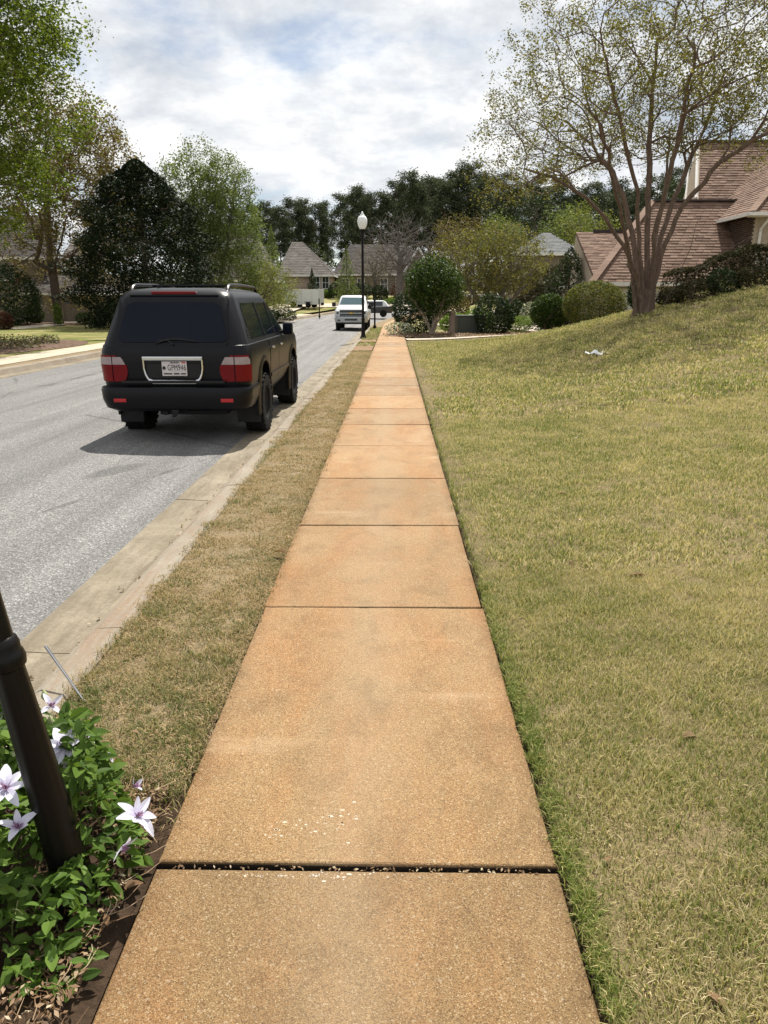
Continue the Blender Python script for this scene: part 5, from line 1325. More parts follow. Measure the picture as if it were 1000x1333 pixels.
# ---- pale birch-like tree
q = at(283, 412, 58); b0 = (q.x, 58, 0); x = q.x
tree('birch_tree', 'tall pale green airy tree between the dark magnolia and the grey roofs', b0, [[(x, 58, 0), (x-.2, 58, 3), (x-.9, 58, 6), (x-1.3, 58, 10)], [(x+.1, 58, 0), (x+.4, 58, 3), (x+1.2, 58, 6), (x+2.0, 58, 10)]],
     (x+.1, 58, 6.9), (4.0, 3.4, 5.5), 1200, 42000, .20, 'bark_grey', 'leaf_birch', 24, .26, .22, .30, lambda p: 1.0, .40, .006, .22, .5, droop=.5)
# ---- spreading yellow-green crape myrtle in the middle distance
q = at(640, 408, 47); x = q.x
tree('crape_myrtle_tree', 'wide spreading olive green crape myrtle beyond the utility cabinet', (x, 47, 0), [[(x-.2, 47, 0), (x-.9, 46.8, 1.6), (x-2.0, 46.6, 3.0)], [(x, 47, 0), (x-.2, 47.2, 1.8), (x-.6, 47.6, 3.6)], [(x+.15, 47, 0), (x+.5, 46.8, 1.7), (x+1.0, 46.5, 3.5)], [(x+.25, 47, 0), (x+1.2, 47.2, 1.6), (x+2.5, 47.4, 2.9)]],
     (x, 47, 3.55), (3.95, 3.6, 2.75), 1500, 17000, .14, 'bark_grey', 'leaf_crape', 25, .13, .12, .35, lambda p: 1.6, .5, .007, .14, .35)
# ---- bare grey trees in front of the gabled house
for i, (px, Y, h, wd, lab) in enumerate(((520, 86, 10.5, 5.2, 'bare grey branching tree in front of the gabled dark house'), (488, 92, 6.5, 3.2, 'small bare reddish tree behind the pickup truck'))):
    q = at(px, 392, Y); z0 = T(q.x, Y)
    tree('bare_tree', lab, (q.x, Y, z0), [(q.x, Y, z0), (q.x, Y, z0+h*.25), (q.x+.1, Y, z0+h*.55)], (q.x, Y, z0+h*.58), (wd, wd*.9, h*.42), 2000 if i == 0 else 600, 0 if i == 0 else 2600, .14, 'bark_grey', 'leaf_rust', 30+i, .3, .26, .3, lambda p: z0 + h*.15, .45, .010, .1, .5, minr=.012)
# ---- young slender conifers and small trees in the middle distance
def cone_tree(label, px, py, Y, h, r_, n, lmat, seed, size=.2, name='young_conifer', taper=1.):
    rng = np.random.default_rng(seed); q = at(px, py, Y); B = np.array([q.x, Y, min(q.z, T(q.x, Y)) if abs(q.z - T(q.x, Y)) > .6 else q.z])
    B[2] = T(q.x, Y); t = plant(name, label, 'tree', tuple(B))
    zz = h*(1 - rng.random(n)**.6); k = zz/h; an = rng.uniform(0, 2*PI, n); rad = r_*np.clip((1-k)**taper*1.25, .03, 1)*(1 + .2*np.sin(an*3+zz*2) + .15*np.sin(zz*6))
    rr = rad*np.where(rng.random(n) < .75, rng.uniform(.7, 1.1, n), rng.random(n)**.5)
    lv(t, B, rng, B + np.stack([rr*np.cos(an), rr*np.sin(an), zz + .15], 1), size, lmat, aspect=.4)
    V, F, _, _ = grow(rng, [[B + np.array([0, 0, z]) for z in np.arange(0, h*.95, .5)]], B + np.stack([rr*np.cos(an), rr*np.sin(an), zz + .15], 1)[::60], .6, .1, .008, .5, .01, .1); skel(t, B, V, F, 'bark_brown')
    return t
cone_tree('slender pale conifer in front of the grey hip roof', 357, 400, 80, 8.6, 1.7, 4200, 'leaf_birch', 41)
cone_tree('thin young conifer right of the grey hip roof', 452, 396, 88, 6.4, 1.3, 2600, 'leaf_birch', 42)
cone_tree('narrow dark cypress beside the pinkish garage door', 407, 387, 95, 3.6, .7, 1500, 'leaf_dark', 43, .2)
# ---- pines along the skyline
def pine_proto(seed, h):
    rng = np.random.default_rng(seed); t = plant('pine_tree', 'pine', 'tree', (0, 0, 0), 'tall pines along the skyline')
    lean = rng.normal(0, .25, 2); tr_ = [np.array([lean[0]*(z/h)**2, lean[1]*(z/h)**2, z]) for z in np.linspace(-.3, h*.96, 12)]
    c0 = h*rng.uniform(.30, .46); nb = 34; pts = []
    for i in range(nb):
        z = c0 + (h - c0)*((i+.5)/nb)**.9; k = (z - c0)/(h - c0); rr = (h*.135)*(.45 + 1.35*k if k < .45 else 1.06*(1 - (k-.45)*.95))*rng.uniform(.6, 1.2); a = rng.uniform(0, 2*PI)
        pts.append([rr*math.cos(a), rr*math.sin(a), z + rr*.25])
    pts = np.array(pts); V, F, tips, _ = grow(rng, [tr_], pts, 1.0, .1, .035, .45, .03, .30)
    link('trunk', npmesh('trunk', V, F), 'bark_pine', t, True)
    n = 8000; i = rng.integers(0, nb, n); sg = np.array([.85, .85, .50])*h/26
    C = pts[i]*np.array([.88, .88, 1]) + rng.normal(size=(n, 3))*sg
    leaves('crown', rng, C, .55*h/26, 'leaf_pine', t, aspect=.36); return t
protos = [pine_proto(60+i, h) for i, h in enumerate((26, 24, 28, 22, 27))]
g = random.Random(12); used = [False]*5; pines = []
skyline = [(330, 262), (345, 258), (362, 262), (378, 260), (398, 252), (412, 262), (425, 255), (444, 250), (462, 244), (480, 247), (497, 244), (515, 236), (530, 224), (545, 232), (560, 226), (577, 232), (598, 217), (612, 214), (632, 222), (652, 222), (672, 232), (692, 226), (712, 238), (733, 228), (752, 240), (772, 236), (792, 246), (812, 232), (835, 240), (858, 226), (880, 216), (900, 214), (925, 226), (960, 230), (1000, 220)]
def put_pine(px, py, Y, big=0):
    k = g.randrange(5); q = at(px, py, Y); z0 = T(q.x, Y) - .2; hh = q.z - z0; h0 = (26, 24, 28, 22, 27)[k]; s_ = hh/h0
    o = protos[k] if not used[k] else dup(protos[k]); used[k] = True
    o.location = (q.x, Y, z0); wsc = s_*g.uniform(.85, 1.1); o.scale = (wsc, wsc, s_); o.rotation_euler = (0, 0, g.uniform(0, 6.28)); pines.append((q.x, o))
for px, py in skyline: put_pine(px + g.uniform(-4, 4), py + 6 + g.uniform(-5, 5), g.uniform(128, 146))
for i in range(44):
    px = 300 + i*16.5 + g.uniform(-8, 8); base = float(np.interp(px, [p[0] for p in skyline], [p[1] for p in skyline])); put_pine(px, base + g.uniform(8, 40), g.uniform(146, 176))
for px, py in ((186, 250), (215, 262), (120, 270), (60, 280), (20, 270), (160, 265), (250, 262)): put_pine(px, py, g.uniform(120, 140))
for _, o in pines: o['label'] = 'tall dark pine in the wood along the skyline behind the houses'
for k in range(5):
    if not used[k]: protos[k].location = (60 + 5*k, 150, T(60, 150)); protos[k]['label'] = 'tall dark pine in the wood along the skyline behind the houses'
# understorey below the pines: a far-off wood edge that reads as one mass
rng = np.random.default_rng(70); n = 30000
X = rng.uniform(-95, 130, n); Yq = rng.uniform(124, 136, n); zz = rng.random(n)**1.4*(5.0 + 1.6*np.sin(X*.35) + 1.2*np.sin(X*.9+1)); G_ = far(Yq)
o = leaves('undergrowth', rng, np.stack([X, Yq, G_ + zz], 1), .75, 'leaf_pine', None, aspect=.5); tag(o, 'dark undergrowth of the wood beneath the skyline pines', 'undergrowth', None, 'stuff')
# pale deciduous trees at the wood edge on the right
for i, (px, py, Y, wd, lm) in enumerate(((598, 282, 100, 3.4, 'leaf_rust'), (650, 272, 96, 3.8, 'leaf_birch'), (700, 244, 104, 4.4, 'leaf_dark'), (745, 262, 92, 4.0, 'leaf_birch'), (775, 270, 80, 3.2, 'leaf_yellowgreen'), (905, 205, 70, 3.4, 'leaf_dark'))):
    q = at(px, py, Y); z0 = T(q.x, Y); h = q.z - z0
    tree('young_tree', ('thin rusty young tree before the pines above the camellia', 'pale green young tree before the pines', 'dark leafy tree before the pines above the slate roof', 'pale tree left of the brown garage roof', 'small yellow green tree beside the brown garage roof', 'dark tree behind the brown roof beside the crape myrtle')[i],
         (q.x, Y, z0), [(q.x, Y, z0), (q.x, Y, z0+h*.3), (q.x+.2, Y, z0+h*.65)], (q.x, Y, z0+h*.60), (wd, wd*.9, h*.42), 260, 6500, .26, 'bark_brown', lm, 80+i, .42, .2, .3, None, .45, .014, .2, .7)

# ---- shrubs
def shrub(name, label, px, py, Y, wpx, hpx, n, size, mat, seed, depth=1., z_off=0., flat=.0, amp=.16, stems=5, group=None, cat='shrub', aspect=.48):
    rng = np.random.default_rng(seed); q = at(px, py, Y); W = wpx/FP*Y*1.0; Hh = hpx/FP*Y; z0 = T(q.x, Y); B = np.array([q.x, Y, z0])
    c = B + np.array([0, 0, Hh*.50]); r_ = np.array([W/2, W/2*depth, Hh*.54])
    D = rng.normal(size=(n, 3)); D /= np.linalg.norm(D, axis=1)[:, None]; k = np.where(rng.random(n) < .78, rng.uniform(.84, 1.06, n), rng.random(n)**.4)
    C = c + D*k[:, None]*r_; C = lumpy(rng, C, c, r_, amp*.55, 9); C = C[C[:, 2] > z0 + .03]
    t = plant(name, label, cat, tuple(B), group)
    lv(t, B, rng, C, size, mat, aspect=aspect)
    P = C[rng.integers(0, len(C), 40)]; P = c + (P - c)*.85
    st = [[B + np.array([math.cos(a)*.06, math.sin(a)*.06, -.05]), B + np.array([math.cos(a)*W*.10, math.sin(a)*W*.10, Hh*.22])] for a in np.linspace(0, 6, stems)]
    V, F, _, _ = grow(rng, st, P, .3, .05, .006, .5, .006, .03); skel(t, B, V, F, 'bark_brown', 'stem')
    return t
# camellia grown as a small tree
q = at(562, 437, 36.); B = np.array([q.x - .05, 36., T(q.x, 36)]); rng = np.random.default_rng(90)
t = plant('camellia_tree', 'round dark green camellia tree on pale forked trunks at the end of the path', 'tree', tuple(B))
st = [[B, B + (-.12, 0, .5), B + (-.45, .1, 1.1), B + (-.8, .2, 1.6)], [B + (.05, 0, 0), B + (.12, .1, .6), B + (.1, .3, 1.3), B + (.0, .4, 1.9)], [B + (.08, 0, 0), B + (.3, -.1, .6), B + (.7, -.15, 1.1), B + (1.1, -.1, 1.6)], [B + (.0, 0.05, 0), B + (.15, -.15, .55), B + (.45, -.3, 1.2), B + (.6, -.4, 1.8)]]
c = B + np.array([.10, 0, 2.30]); r_ = np.array([1.52, 1.45, 1.42])
pts = lumpy(rng, in_ellipsoid(rng, 320, c, r_*.92, .5), c, r_*.92, .1); V, F, tips, _ = grow(rng, st, pts, .3, .05, .007, .5, .007, .085); skel(t, B, V, F, 'bark_pale')
C = np.concatenate([around(rng, pts, 9000, .13), lumpy(rng, in_ellipsoid(rng, 3500, c, r_, .75), c, r_, .1)]); lv(t, B, rng, C, .12, 'leaf_camellia', aspect=.5)
shrub('evergreen_shrub', 'large dark evergreen shrub left of the camellia trunk', 541, 434, 37.6, 58, 50, 5200, .13, 'leaf_dark', 91, .8)
shrub('flowering_shrub', 'low white flowering shrub at the edge of the path under the dark evergreen', 520, 437, 36.2, 32, 15, 1100, .09, 'leaf_white', 92, .8)
shrub('lime_shrub', 'bright lime green shrub behind the stone post', 592, 412, 39.5, 36, 22, 2400, .11, 'leaf_lime', 93)
shrub('lime_shrub', 'bright lime green shrub behind the utility cabinet', 625, 414, 39.8, 34, 26, 2400, .11, 'leaf_lime', 94)
shrub('evergreen_shrub', 'rounded dark evergreen shrub right of the utility cabinet', 645, 432, 36.4, 50, 46, 5200, .12, 'leaf_dark', 95, .9)
shrub('flowering_shrub', 'dark shrub dotted with white blooms behind the lime green shrubs', 627, 396, 43, 34, 24, 1900, .12, 'leaf_white', 96)
shrub('spiky_plant', 'clump of upright pale green leaves at the right end of the mulch bed', 676, 428, 37.8, 30, 22, 900, .22, 'leaf_lime', 97, 1., aspect=.14, cat='plant')
shrub('azalea_shrub', 'small round azalea covered in white flowers beside the far lawn', 690, 404, 44, 24, 30, 2200, .12, 'leaf_white', 98)
# ball on a stem
q = at(713, 432, 33.5); B = np.array([q.x, 33.5, T(q.x, 33.5)]); rng = np.random.default_rng(99)
t = plant('ball_shrub', 'dark ball shaped shrub on a single stem before the conical holly', 'shrub', tuple(B)); c = B + np.array([0, 0, 1.0]); r_ = np.array([.84, .8, .78])
C = lumpy(rng, in_ellipsoid(rng, 8000, c, r_, .8), c, r_, .08); lv(t, B, rng, C, .10, 'leaf_camellia', aspect=.5); V, F, _, _ = grow(rng, [[B, B + (0, 0, .35), B + (.02, 0, .7)]], C[::110], .25, .05, .008, .5, .008, .07); skel(t, B, V, F, 'bark_brown', 'stem')
q = at(738, 402, 36)
cone_tree('dark conical holly between the ball shaped shrub and the garage', 738, 408, 36, 3.9, 1.38, 9500, 'leaf_dark', 100, .12, 'holly_tree', .75)
shrub('golden_shrub', 'rounded golden tipped shrub at the edge of the lawn left of the crape myrtle', 771, 426, 29.5, 74, 52, 15000, .075, 'leaf_gold', 101, .9, amp=.05)
shrub('evergreen_shrub', 'dark shrub at the foot of the crape myrtle by the garage door', 833, 404, 25.5, 34, 40, 2600, .09, 'leaf_dark', 102)
# clipped hedge climbing the bank, with lower shrubs in front
rng = np.random.default_rng(103); t = plant('hedge', 'long clipped dark hedge climbing the bank in front of the brown roofed house', 'hedge', (8.6, 24.2, T(8.6, 24.2)))
B = np.array(t.location[:]); n = 30000; s_ = rng.random(n); X = 8.9 + 8.6*s_; Yq = 24.3 - 3.2*s_ + .25*np.sin(X*1.7)
G_ = np.array([T(a, b_) for a, b_ in zip(X, Yq)]); hh = .95 + .28*s_ + .06*np.sin(X*3.1) + .05*np.sin(X*7.)
top = rng.random(n) < .35; u = rng.uniform(-1, 1, n); wv = .62
zz = np.where(top, hh*rng.uniform(.92, 1.06, n), hh*rng.random(n)); off = np.where(top, u*wv*.9, np.sign(u)*wv*(1 + .1*np.sin(zz*6 + X*2))*rng.uniform(.85, 1.1, n)*np.sqrt(np.clip(1.05 - (zz/hh)**4*.5, .1, 1)))
C = np.stack([X, Yq + off, G_ + zz], 1); lv(t, B, rng, C, .085, 'leaf_hedge', name='foliage', aspect=.5)
m = MB(); 
for k in range(18):
    x = 9.1 + k*.48; y = 24.3 - 3.2*(x-8.9)/8.6; z0 = T(x, y); m.tube([(x-B[0], y-B[1], z0-B[2]-.1), (x-B[0]+.05, y-B[1], z0-B[2]+.8)], .03, 5)
m.build('stem', 'bark_brown', t)
for i, (px, py, wpx, hpx, Y, mt, lab) in enumerate(((905, 388, 46, 26, 21.6, 'leaf_hedge', 'low greyish shrub in front of the hedge nearest the crape myrtle'), (938, 382, 40, 32, 21.4, 'leaf_dark', 'green leafy shrub in front of the middle of the hedge'), (980, 372, 44, 26, 21.0, 'leaf_hedge', 'low grey shrub in front of the hedge at the right edge'), (872, 396, 32, 22, 22.3, 'leaf_hedge', 'small brownish shrub right of the crape myrtle trunk'), (1020, 366, 40, 28, 20.8, 'leaf_dark', 'green shrub by the hedge just past the right edge'))):
    shrub('low_shrub', lab, px, py, Y, wpx, hpx, 1700, .08, mt, 110+i)
# left side of the street
shrub('evergreen_shrub', 'big dark evergreen bush at the left edge in front of the taupe house', 12, 423, 50, 84, 66, 6500, .2, 'leaf_dark', 120)
shrub('evergreen_shrub', 'small leafy bush at the garage corner behind the big dark bush', 46, 421, 53, 24, 22, 1300, .16, 'leaf_camellia', 121)
shrub('red_shrub', 'dark red low shrub at the left edge beside the pale drive', 4, 432, 42, 30, 22, 1600, .14, 'leaf_red', 122)
shrub('evergreen_shrub', 'small bush at the foot of the thick dark trunk', 112, 421, 51, 20, 14, 900, .14, 'leaf_camellia', 123)
shrub('evergreen_shrub', 'yellowish sapling growth at the trunk of the rusty tree', 76, 414, 50.5, 10, 26, 500, .16, 'leaf_lime', 124)
q = at(335, 412, 60); x = q.x
tree('small_tree', 'small yellow green tree just beyond the parked car', (x, 60, 0), [[(x-.1, 60, 0), (x-.4, 60, 1.2), (x-.8, 60, 2.6)], [(x+.1, 60, 0), (x+.4, 60, 1.2), (x+.9, 60, 2.6)]], (x, 60, 2.75), (2.9, 2.4, 2.2), 420, 9000, .15, 'bark_brown', 'leaf_yellowgreen', 125, .2, .1, .3, lambda p: .8, .45, .007, .2, .4)
shrub('round_shrub', 'round dark clipped shrub under the small yellow green tree, right one', 370, 415, 59, 30, 13, 1500, .14, 'leaf_dark', 126)
shrub('round_shrub', 'round dark clipped shrub under the small yellow green tree, left one', 348, 416, 58.5, 30, 14, 1500, .14, 'leaf_dark', 127)
for i, (px, py, Y, wpx, hpx, mt, lab) in enumerate(((496, 393, 90, 20, 18, 'leaf_dark', 'round dark bush far beyond the mailbox post'), (427, 384, 96, 18, 9, 'leaf_lime', 'small pale bush on the far lawn above the truck'), (440, 386, 95, 30, 18, 'leaf_dark', 'dark bush against the gabled house behind the truck'), (470, 388, 95, 34, 18, 'leaf_dark', 'dark bush directly behind the lamp post far off'), (528, 392, 92, 36, 22, 'leaf_red', 'reddish bush before the gabled house'), (512, 398, 88, 24, 6, 'leaf_lime', 'low green bush by the far drive'), (590, 380, 62, 44, 32, 'leaf_rust', 'rusty brown bush left of the olive crape myrtle'), (668, 392, 58, 40, 28, 'leaf_dark', 'dark bush under the olive crape myrtle'), (712, 392, 60, 80, 62, 'leaf_hedge', 'brownish bush left of the conical holly'), (560, 385, 80, 40, 26, 'leaf_dark', 'dark bush behind the camellia'), (385, 386, 92, 12, 8, 'leaf_dark', 'low bush at the pinkish garage corner'))):
    shrub('far_shrub', lab, px, py, Y, wpx, hpx, int(1200 + wpx*hpx*1.6), .2, mt, 140+i)
# ground cover in the left bed
rng = np.random.default_rng(160); n = 9000; a = rng.uniform(0, 2*PI, n); r0 = np.sqrt(rng.random(n)); X = -14.9 + 2.5*r0*np.cos(a); Yq = 25.2 + 4.6*r0*np.sin(a)
keep = (np.sin(X*3.1) + np.sin(Yq*2.3) + rng.normal(0, .8, n)) > -.3; X, Yq = X[keep], Yq[keep]
o = leaves('groundcover', rng, np.stack([X, Yq, rng.random(len(X))**1.5*.28 + .05], 1), .10, 'groundcover_leaf', None); tag(o, 'low brown and green ground cover in the bed across the street', 'ground cover', None, 'stuff')
# bark chips and leaf litter in the neighbour's bed
rng = np.random.default_rng(161); n = 2600; X = 4.3 + rng.normal(0, 2.2, n); Yq = 36.2 + rng.normal(0, 1.3, n) + (X-4.3)*.28
o = leaves('mulch_chips', rng, np.stack([X, Yq, hill(X, Yq) + .075], 1), .11, 'dead_leaf', None, up=3.); tag(o, 'loose bark chips on the bed under the shrubs', 'mulch', None, 'stuff')

# ================================================================== CLEMATIS AND FLOWERS
def leaf_piece(name, L, W, fold, curl, n=4):
    m = MB(); vs = []; 
    for i in range(n+1):
        t_ = i/n; w_ = W*math.sin(PI*min(1., t_*.92 + .04))**.8*(1 - .25*t_); y = L*t_; z = -curl*L*t_*t_
        vs += [(-w_/2, y, z + fold*w_), (0, y, z), (w_/2, y, z + fold*w_)]
    f = []
    for i in range(n): a = i*3; f += [(a, a+1, a+4, a+3), (a+1, a+2, a+5, a+4)]
    r_ = [i/n for i in range(n+1) for _ in range(3)]; m.add(vs, f, r_); return m
lvar = []; g = random.Random(31)
for k in range(10):
    me = leaf_piece('leaf', 1, g.uniform(.5, .72), g.uniform(.1, .35), g.uniform(.05, .4)).mesh('leaf')
    me.attributes['rnd'].data.foreach_set('value', [min(1, max(0, k/9*.86 + g.uniform(-.05, .05)))]*len(me.vertices)); me.materials.append(MATS['leaf_clematis']); lvar.append(me)
cl = thing('clematis', 'clematis with green leaves and pale lilac flowers at the foot of the near lamp post', 'flowering plant', (-1.02, 1.72, 0))
cb = Vector(cl.location)
g = random.Random(5)
def mound(x, y):
    """height of the leafy mound at a world position"""
    edge = -.775 + .03*math.sin(y*11) - .62*max(0., y - 1.76)
    d = (edge - x)/.13
    if d <= 0: return 0.
    f = min(1., d)**.55
    fy = max(0., 1 - max(0., (y - 1.95)/.42)**2) * max(0., min(1., (y - 1.30)/.20))
    front = .19 + .16*max(0., min(1., (y - 1.50)/.34))
    return front*f*fy*(1 + .22*math.sin(x*23 + y*9) + .16*math.sin(y*31 - x*13))
m = MB(); vines = []
for k in range(70):
    x, y = g.uniform(-1.38, -.84), g.uniform(1.4, 2.25); h = mound(x, y)
    if h < .06: continue
    a = g.uniform(0, 2*PI); L = g.uniform(.05, .16); P = []
    for t_ in (0, .25, .5, .75, 1.):
        px_, py_ = x + math.cos(a)*L*t_, y + math.sin(a)*L*t_; P.append(Vector((px_, py_, min(h*1.05*math.sin(t_*PI*.55 + .05), mound(px_, py_) + .01))) - cb)
    m.tube(P, [.0026, .0024, .0022, .0018, .0012], 4)
m.build('vine', 'vine', cl, True)
def place_leaf(p, d, L, roll):
    q_ = d.to_track_quat('Y', 'Z').to_matrix().to_4x4() @ Matrix.Rotation(roll, 4, 'Y')
    return Matrix.Translation(p) @ q_ @ Matrix.Scale(L, 4)
lm = []; extra = []; tries = 0
while len(lm) < 2700 and tries < 60000:
    tries += 1; x, y = g.uniform(-1.62, -.70), g.uniform(1.28, 2.36); h = mound(x, y)
    if h < .03 or x < -1.47 + .04*math.sin(y*17): continue
    if (x + .90 + .13*h/1.)**2 + (y - 1.64)**2 < .058**2: continue
    dep = abs(g.gauss(0, .055)); z = max(.012, h - dep); a = g.uniform(0, 2*PI)
    d = Vector((math.cos(a), math.sin(a), g.uniform(-.6, .45))).normalized()
    lm.append((place_leaf(Vector((x, y, z)) - cb, d, g.uniform(.028, .058)*(1.1 if y > 1.5 else .95), g.gauss(0, .5)), dep*3 + (x < -1.35)*.3 + (y > 2.1)*.1 + g.random()*.05))
lm.sort(key=lambda q_: q_[1])
for k, (Mx, _) in enumerate(lm):
    if k < 296:
        o = bpy.data.objects.new('leaf', lvar[k % 10]); COL.objects.link(o); o.parent = cl; o.matrix_local = Mx
    else: extra.append((Mx, lvar[k % 10]))
mb = MB()
for Mx, me in extra:
    mb.add([Mx @ v.co for v in me.vertices], [tuple(p.vertices) for p in me.polygons], me.attributes['rnd'].data[0].value)
o = mb.build('leaves', 'leaf_clematis', cl, recalc=False); o['kind'] = 'stuff'
pm = []
for k in range(3):
    me = leaf_piece('petal', 1, (.50, .58, .46)[k], .16, (.25, .5, -.2)[k], 7).mesh('petal'); me.materials.append(MATS['petal']); pm.append(me)
m = MB(); gg = random.Random(2)
for k in range(22):
    a = gg.uniform(0, 2*PI); r0 = gg.uniform(.002, .011); m.tube([(0, 0, 0), (math.cos(a)*r0*.6, math.sin(a)*r0*.6, .010), (math.cos(a)*r0*1.3, math.sin(a)*r0*1.3, .018)], [.0012, .0011, .0015], 3)
stm = m.mesh('stamen'); stm.materials.append(MATS['stamen'])
def flower(px, py, Y, Rr, facing, n=7, open_=.25, nm='flower'):
    p = at(px, py, Y) - cb; f = bpy.data.objects.new('flower', stm); COL.objects.link(f); f.parent = cl
    Fv = Vector(facing).normalized(); q_ = Fv.to_track_quat('Z', 'Y').to_matrix().to_4x4(); f.matrix_local = Matrix.Translation(p) @ q_
    for k in range(n):
        a = 2*PI*k/n + g.uniform(-.12, .12); o = bpy.data.objects.new('petal', pm[g.randrange(3)]); COL.objects.link(o); o.parent = f
        o.matrix_local = Matrix.Rotation(a, 4, 'Z') @ Matrix.Rotation(open_ + g.uniform(-.15, .15), 4, 'X') @ Matrix.Translation((0, .004, 0)) @ Matrix.Scale(Rr*.88*g.uniform(.82, 1.12), 4)
    m_ = MB(); tail = Matrix(f.matrix_local).inverted(); 
    return f
flower(178, 1063, 1.70, .066, (.55, -.1, .80), 8, .32)
flower(82, 972, 1.86, .070, (.35, -.45, .8), 7, .2)
flower(8, 1026, 1.62, .066, (.25, -.5, .8), 7, .25)
flower(24, 1078, 1.57, .062, (.15, -.25, .95), 5, .75)
flower(108, 962, 2.08, .058, (.6, -.1, .7), 6, .55)
flower(86, 1004, 1.92, .045, (.5, -.5, .4), 3, .4)
flower(160, 1100, 1.62, .05, (.4, -.3, -.3), 4, .2)
flower(138, 984, 2.0, .036, (.7, -.2, .3), 4, .8)
flower(66, 920, 2.14, .05, (.4, -.2, .9), 4, .5)
flower(-2, 922, 2.0, .06, (.2, -.5, .8), 6, .3)
flower(174, 1026, 1.80, .04, (.6, .1, .8), 3, .9)
m = MB()
for (px, py, Y, h) in ((66, 940, 2.06, .05), (58, 905, 2.2, .042), (20, 985, 1.8, .045), (18, 970, 1.86, .04)):
    m = MB(); p = at(px, py, Y) - cb; m.lathe([(.003, -h*.5), (.011, -h*.2), (.012, 0), (.007, h*.3), (.001, h*.5)], 8, p); m.build('bud', 'bud', cl, True)
# dead leaves, twigs
rng = np.random.default_rng(170)
n = 900; X = -.77 - np.abs(rng.normal(0, .14, n)); Yq = rng.uniform(1.05, 2.1, n); keep = X > -1.3
o = leaves('leaf_litter', rng, np.stack([X, Yq, rng.uniform(.014, .035, n)], 1)[keep], .021, 'dead_leaf', None, up=2.5, aspect=.42); tag(o, 'brown leaf litter on the soil beside the pavement edge', 'leaf litter', None, 'stuff')
m = MB(); g = random.Random(77)
for k in range(170):
    x = -.77 - abs(g.gauss(0, .13)); y = g.uniform(1.05, 2.15); a = g.uniform(0, PI); L = g.uniform(.03, .12); z = g.uniform(.014, .04)
    m.tube([(x, y, z), (x + math.cos(a)*L*.5, y + math.sin(a)*L*.5, z + .006), (x + math.cos(a+.3)*L, y + math.sin(a+.3)*L, z)], [.0013, .0013, .0008], 3, r=g.random())
o = m.build('twigs', 'dead_leaf', None); tag(o, 'thin dry stalks scattered on the soil beside the pavement', 'dry stalks', None, 'stuff')
def dead_leaf(px, py, Y0_, L, label, z=.02, rz=0., onl=False):
    q_ = find_on_lawn(px, py) if onl else None
    if q_ is None:
        q_ = at(px, py, 3); k = (z - CAMH)/(q_.z - CAMH); q_ = Vector((q_.x*k, 3*k, z))
    m = leaf_piece('dead_leaf', L, L*.55, .35, .35); o = m.build('fallen_leaf', 'dead_leaf', None, recalc=False)
    v = o.data.attributes['rnd'].data; v.foreach_set('value', [min(.98, .35 + .5*((px*7) % 10)/10)]*len(v)); o.location = q_ + Vector((0, 0, .022)); o.rotation_euler = (.2, .1, rz); tag(o, label, 'leaf'); return o
dead_leaf(140, 1212, 0, .036, 'tan dead leaf lying against the pavement edge', .022, .4)
dead_leaf(163, 1165, 0, .05, 'reddish curled dead leaf at the pavement corner by the clematis', .022, -1.)
dead_leaf(181, 1132, 0, .022, 'tiny yellow leaf beside the wide pavement joint', .02, 1.)
dead_leaf(181, 961, 0, .04, 'pale dead leaf in the green verge grass', .03, 1.2)
dead_leaf(888, 964, 0, .065, 'brown fallen leaf in the near lawn', .0, -1.3, True)
dead_leaf(942, 1320, 0, .05, 'curled brown leaf in the lawn at the bottom right', .0, .5, True)
dead_leaf(738, 646, 0, .10, 'pale leaf on the lawn near the third pavement slab', .0, 1.3, True)
dead_leaf(840, 753, 0, .10, 'dark twig like leaf in the middle of the lawn', .0, 1.4, True)
dead_leaf(373, 724, 0, .10, 'dry grey leaf at the left edge of the pavement', .02, 1.1)
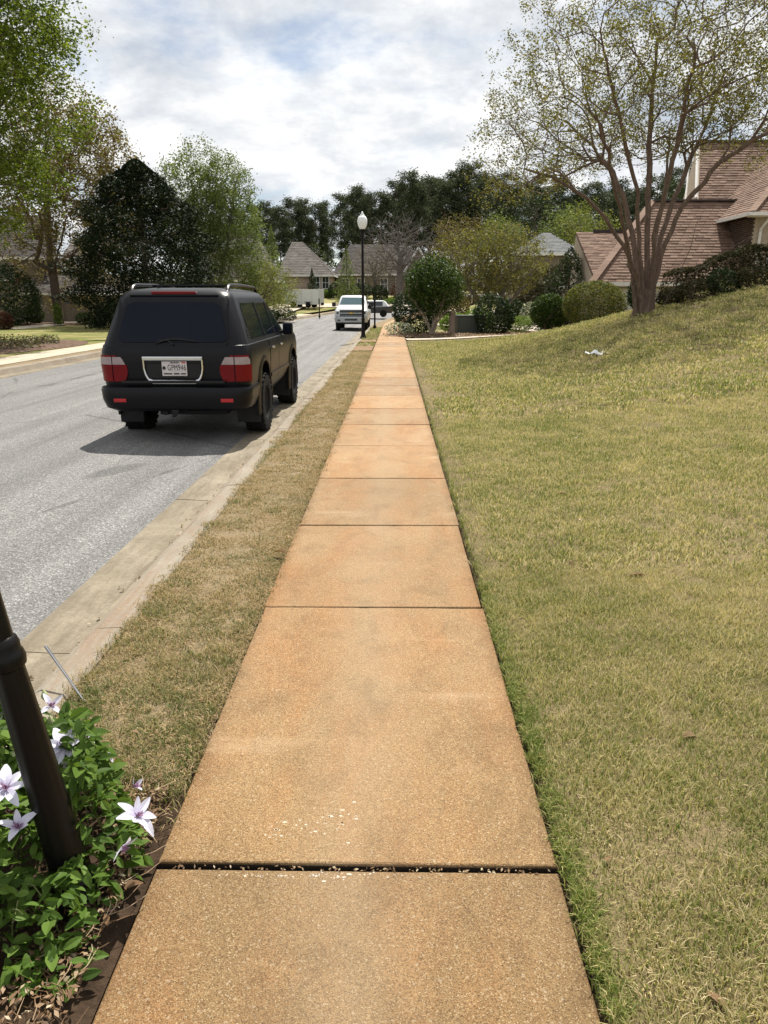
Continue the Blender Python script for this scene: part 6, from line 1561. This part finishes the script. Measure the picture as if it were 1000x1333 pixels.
# white chippings on the slab
m = MB(); g = random.Random(15)
for k in range(230):
    if k < 90:
        px, py = (g.gauss(345, 40), g.gauss(1080, 7)) if k < 62 else (g.gauss(440, 22), g.gauss(1066, 14))
    elif k < 150: px, py = g.gauss(400, 90), 1136 + g.gauss(0, 2.2)
    else: continue
    q_ = at(px, py, 3); k2 = (.004 - CAMH)/(q_.z - CAMH); c = Vector((q_.x*k2, 3*k2, .0040 if 3*k2 > 1.765 else -.0056))
    if c.x < -.70 or c.x > .48: continue
    s_ = min(.006, abs(g.gauss(.0, .0022)) + .0010) if k < 90 else min(.004, abs(g.gauss(0, .0016)) + .0008)
    n_ = g.randrange(4, 7); a0 = g.uniform(0, 6); el = g.uniform(1., 2.4)
    m.prism([(c.x + math.cos(a0 + 6.28*i/n_)*s_*el*g.uniform(.7, 1.2), c.y + math.sin(a0 + 6.28*i/n_)*s_*g.uniform(.7, 1.2), c.z - .004) for i in range(n_)], (0, 0, .0045), g.random())
o = m.build('white_chippings', 'white_stone', None); tag(o, 'small pale chips of stone scattered along the wide pavement joint', 'stone chips', None, 'stuff')
rng = np.random.default_rng(181); n = 110; X = rng.uniform(-.70, .48, n); Yq = 1.752 + rng.normal(0, .006, n)
o = leaves('joint_litter', rng, np.stack([X, Yq, np.full(n, -.006)], 1), .013, 'dead_leaf', None, up=2., aspect=.5); tag(o, 'crumbs of dead leaf and grit caught in the wide pavement joint', 'leaf litter', None, 'stuff')
rng = np.random.default_rng(182); n = 90; X = np.abs(rng.normal(0, 3.2, n)) + .6; Yq = rng.uniform(1.5, 22, n); kk = X < Yq*.55 + .6; X, Yq = X[kk], Yq[kk]
o = leaves('lawn_litter', rng, np.stack([X, Yq, hill(X, Yq) + .03], 1), .045, 'dead_leaf', None, up=2.5, aspect=.5); tag(o, 'scattered small dead leaves and scraps on the lawn', 'leaf litter', None, 'stuff')
# bits of leaf and grit that collect in the gutter
rng = np.random.default_rng(180); n = 320; Yq = rng.uniform(2.6, 26, n)**1.0; X = CX + 4.03 - np.abs(rng.normal(0, .055, n))
o = leaves('gutter_litter', rng, np.stack([X, Yq, np.full(n, -.142)], 1), .032, 'dead_leaf', None, up=3., aspect=.5); tag(o, 'scraps of dead leaf lying in the gutter along the kerb', 'leaf litter', None, 'stuff')

# ------------------------------------------------------------------ every stuff / structure object gets a short description
LAB = {'grass': ('short half dormant lawn and verge grass', 'grass')}
for o in S.objects:
    if o.parent is None and o.get('kind') == 'stuff' and not o.get('label'):
        k = o.name.split('.')[0]
        if k in LAB: o['label'], o['category'] = LAB[k]
